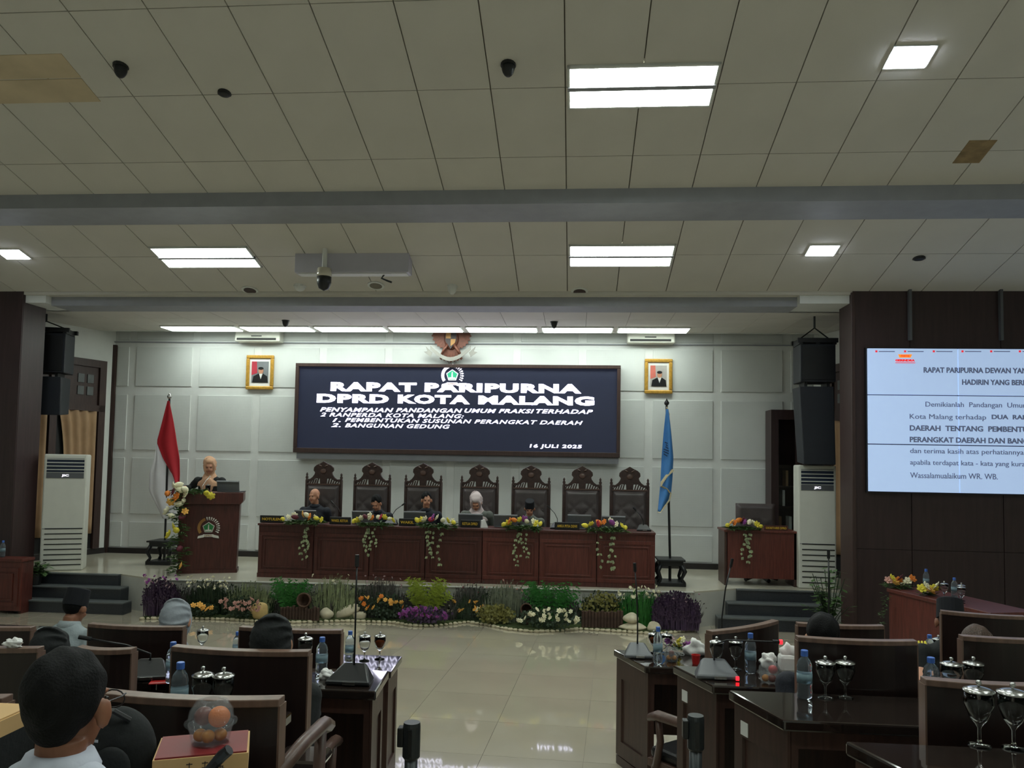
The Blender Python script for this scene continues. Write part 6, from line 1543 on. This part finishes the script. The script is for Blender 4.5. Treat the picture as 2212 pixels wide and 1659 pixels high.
aud(84, 1357, LT.location.y+.15, T2, 'person in a black hood behind the man with spectacles', head=1.36, hair='none', scarf=BLKC, veil=True, top=BLKC, pitch=.3, lean=.12)
aud(1783, 1318, RM.location.y+.14, T2, 'man with short dark hair and navy jacket seen from behind', head=1.37, hair='short', top=JKT, pitch=.2, lean=.04)
aud(2068, 1290, 5.14, 0, 'person in a black cap beside the pale-railed chair', head=1.34, neck=-.035, hair='peci', top=BLKC, pitch=.35, yaw=-.35, lean=.15, skin=SKIND)
aud(2116, 1341, RB.location.y+.14, T2, 'person with brown hair leaning on a raised hand', head=1.38, hair='short', hairm=HAIRB, top=BLKC, pitch=.25, yaw=-.4, lean=.04, hands=[Vector((-.12, -.16, .64)), Vector((.24, -.16, 1.0))])
man = aud(122, 1387, 1.6, T4, 'man with spectacles, short black hair and a white shirt, seen from behind', head=1.335, neck=-.035, hair='short', top=WSHIRT, pitch=.1, yaw=.0, lean=.06, vox=.006, glasses=True, collar=WSHIRT, skin=SKIND)
q = man.location; s_ = man.scale[0]
t = thing('audience_seat', 'plain dark chair under the man with spectacles', 'chair', (q.x, q.y-.02, T4)); MB().b(-.24, .24, -.2, .26, .345, .385).build('seat', LEATH, t, bevel=.015); MB().b(-.22, .22, -.26, -.22, .34, .72).build('backrest', LEATH, t, bevel=.015)
for sx in (-.2, .2):
    for sy_ in (-.2, .22): MB().tube([(sx, sy_, 0), (sx, sy_, .35)], .014, 8).build('leg', BLACK, t)
# --- closest desk: bag, snack boxes, fruit
ZD1 = T4+.78
q = at(252, 1600, 1.9)
t = thing('backpack', 'black backpack standing beside the snack boxes', 'bag', (q.x, 1.9, ZD1)); hb = at(262, 1526, 1.9).z-ZD1
B_ = MB(); B_.ell((0, 0, hb*.5), (.1, .07, hb*.5), 20, 14); B_.ell((0, 0, hb*.62), (.085, .065, hb*.38), 18, 12); B_.ell((.0, .0, hb*.26), (.1, .075, hb*.26), 18, 12)
B_.build('bag_body', BLKC, t, remesh=.008)
MB().tube([(-.05, -.03, hb*.9), (-.02, -.05, hb*1.02), (.02, -.05, hb*1.02), (.05, -.03, hb*.9)], .007, 6).build('handle', BLACK, t)
MB().b(-.05, .0, -.078, -.07, hb*.72, hb*.75).build('zip_tape', STEEL, t); MB().ell((.03, -.07, hb*.45), (.05, .018, hb*.22), 14, 10).build('front_pocket', BLKC, t, smooth=True)
CARD = mat('kraft_card', (206, 168, 116), .7, var=.06); REDL = mat('dark_red_lid', (122, 26, 30), .5, var=.1)
def snackbox(loc, rz, lab, w_, d_, h_, top, side, txt=True):
    t = thing('snack_box', lab, 'box', loc, rz)
    MB().b(-w_/2, w_/2, -d_/2, d_/2, 0, h_-.004).build('box_body', side, t); MB().b(-w_/2+.004, w_/2-.004, -d_/2+.004, d_/2-.004, h_-.004, h_).build('box_lid', top, t)
    if txt:
        for k in range(3):
            x = -w_*.12+k*.035; g = MB(); y_ = -d_/2-.0008
            for zz_ in (.3, .48, .66): g.b(x-.007, x+.007, y_, y_+.001, h_*zz_, h_*zz_+.0022)
            g.b(x-.001, x+.001, y_, y_+.001, h_*.24, h_*.74)
            if k != 1: g.b(x+.004, x+.006, y_, y_+.001, h_*.24, h_*.5)
            tag(g.build('printed_character', BROWN, t), kind='stuff')
    return t
Y0 = 1.92; bx = at(440, 1620, Y0); ztop = at(440, 1606, Y0).z
hh = ztop-ZD1
bot = max(.02, hh-.06)
o = tag(MB().b(-.1, .1, -.075, .075, 0, bot).build('white_box', PAPER, None, loc=(bx.x, Y0, ZD1), rz=.38), 'white paper box under the red-lidded snack box', 'box')
snackbox((bx.x, Y0, ZD1+bot), .38, 'cream snack box with a dark red lid under the fruit container', .215, .16, .06, REDL, CARD)
t2_ = ZD1+bot+.06
fq = at(450, 1610, Y0)
fruit_dome((fq.x, Y0+.01, t2_), 'clear domed fruit container on the red-lidded snack box', 1.06)
fruits((fq.x, Y0+.01, t2_), '%s in the fruit container on the red-lidded box', [(-.022, -.01, .02, .0165, GRAPE, 'amber_loquat'), (.004, -.022, .022, .0165, GRAPE, 'amber_loquat'), (.024, .002, .02, .0165, GRAPE, 'amber_loquat'), (.018, .006, .062, .027, ORANGE, 'bright_orange'), (-.022, .006, .062, .024, DKF, 'dark_plum')], 'fruit in the domed container')
q = at(12, 1570, 1.9); zq = at(12, 1562, 1.86).z; tag(MB().b(-.1, .1, -.07, .07, 0, zq-.045-ZD1).build('dark_box', BLKC, None, loc=(q.x-.1, 1.94, ZD1)), 'black box under the half-hidden cream snack box', 'box'); snackbox((q.x-.1, 1.94, zq-.045), .0, 'cream snack box half hidden by the man with spectacles', .2, .14, .045, CARD, CARD)
t = thing('phone_clamp', 'black phone holder clamp in front of the snack box', 'phone holder', (at(478, 1659, 1.81).x, 1.81, ZD1))
zt_ = at(482, 1614, 1.81).z-ZD1
MB().lathe([(.03, 0), (.03, .01), (.008, .02), (.008, zt_-.05)], 14).build('stand', BLACK, t); MB().tube([(-.03, 0, zt_-.055), (.0, 0, zt_-.02), (.018, 0, zt_-.005)], [.012, .014, .013], 8).build('clamp_arm', BLACK, t); MB().c(.005, -.004, zt_-.02, .03, .02, .012, Matrix.Rotation(-.8, 3, 'Y')).build('clamp_jaw', DGREY, t)
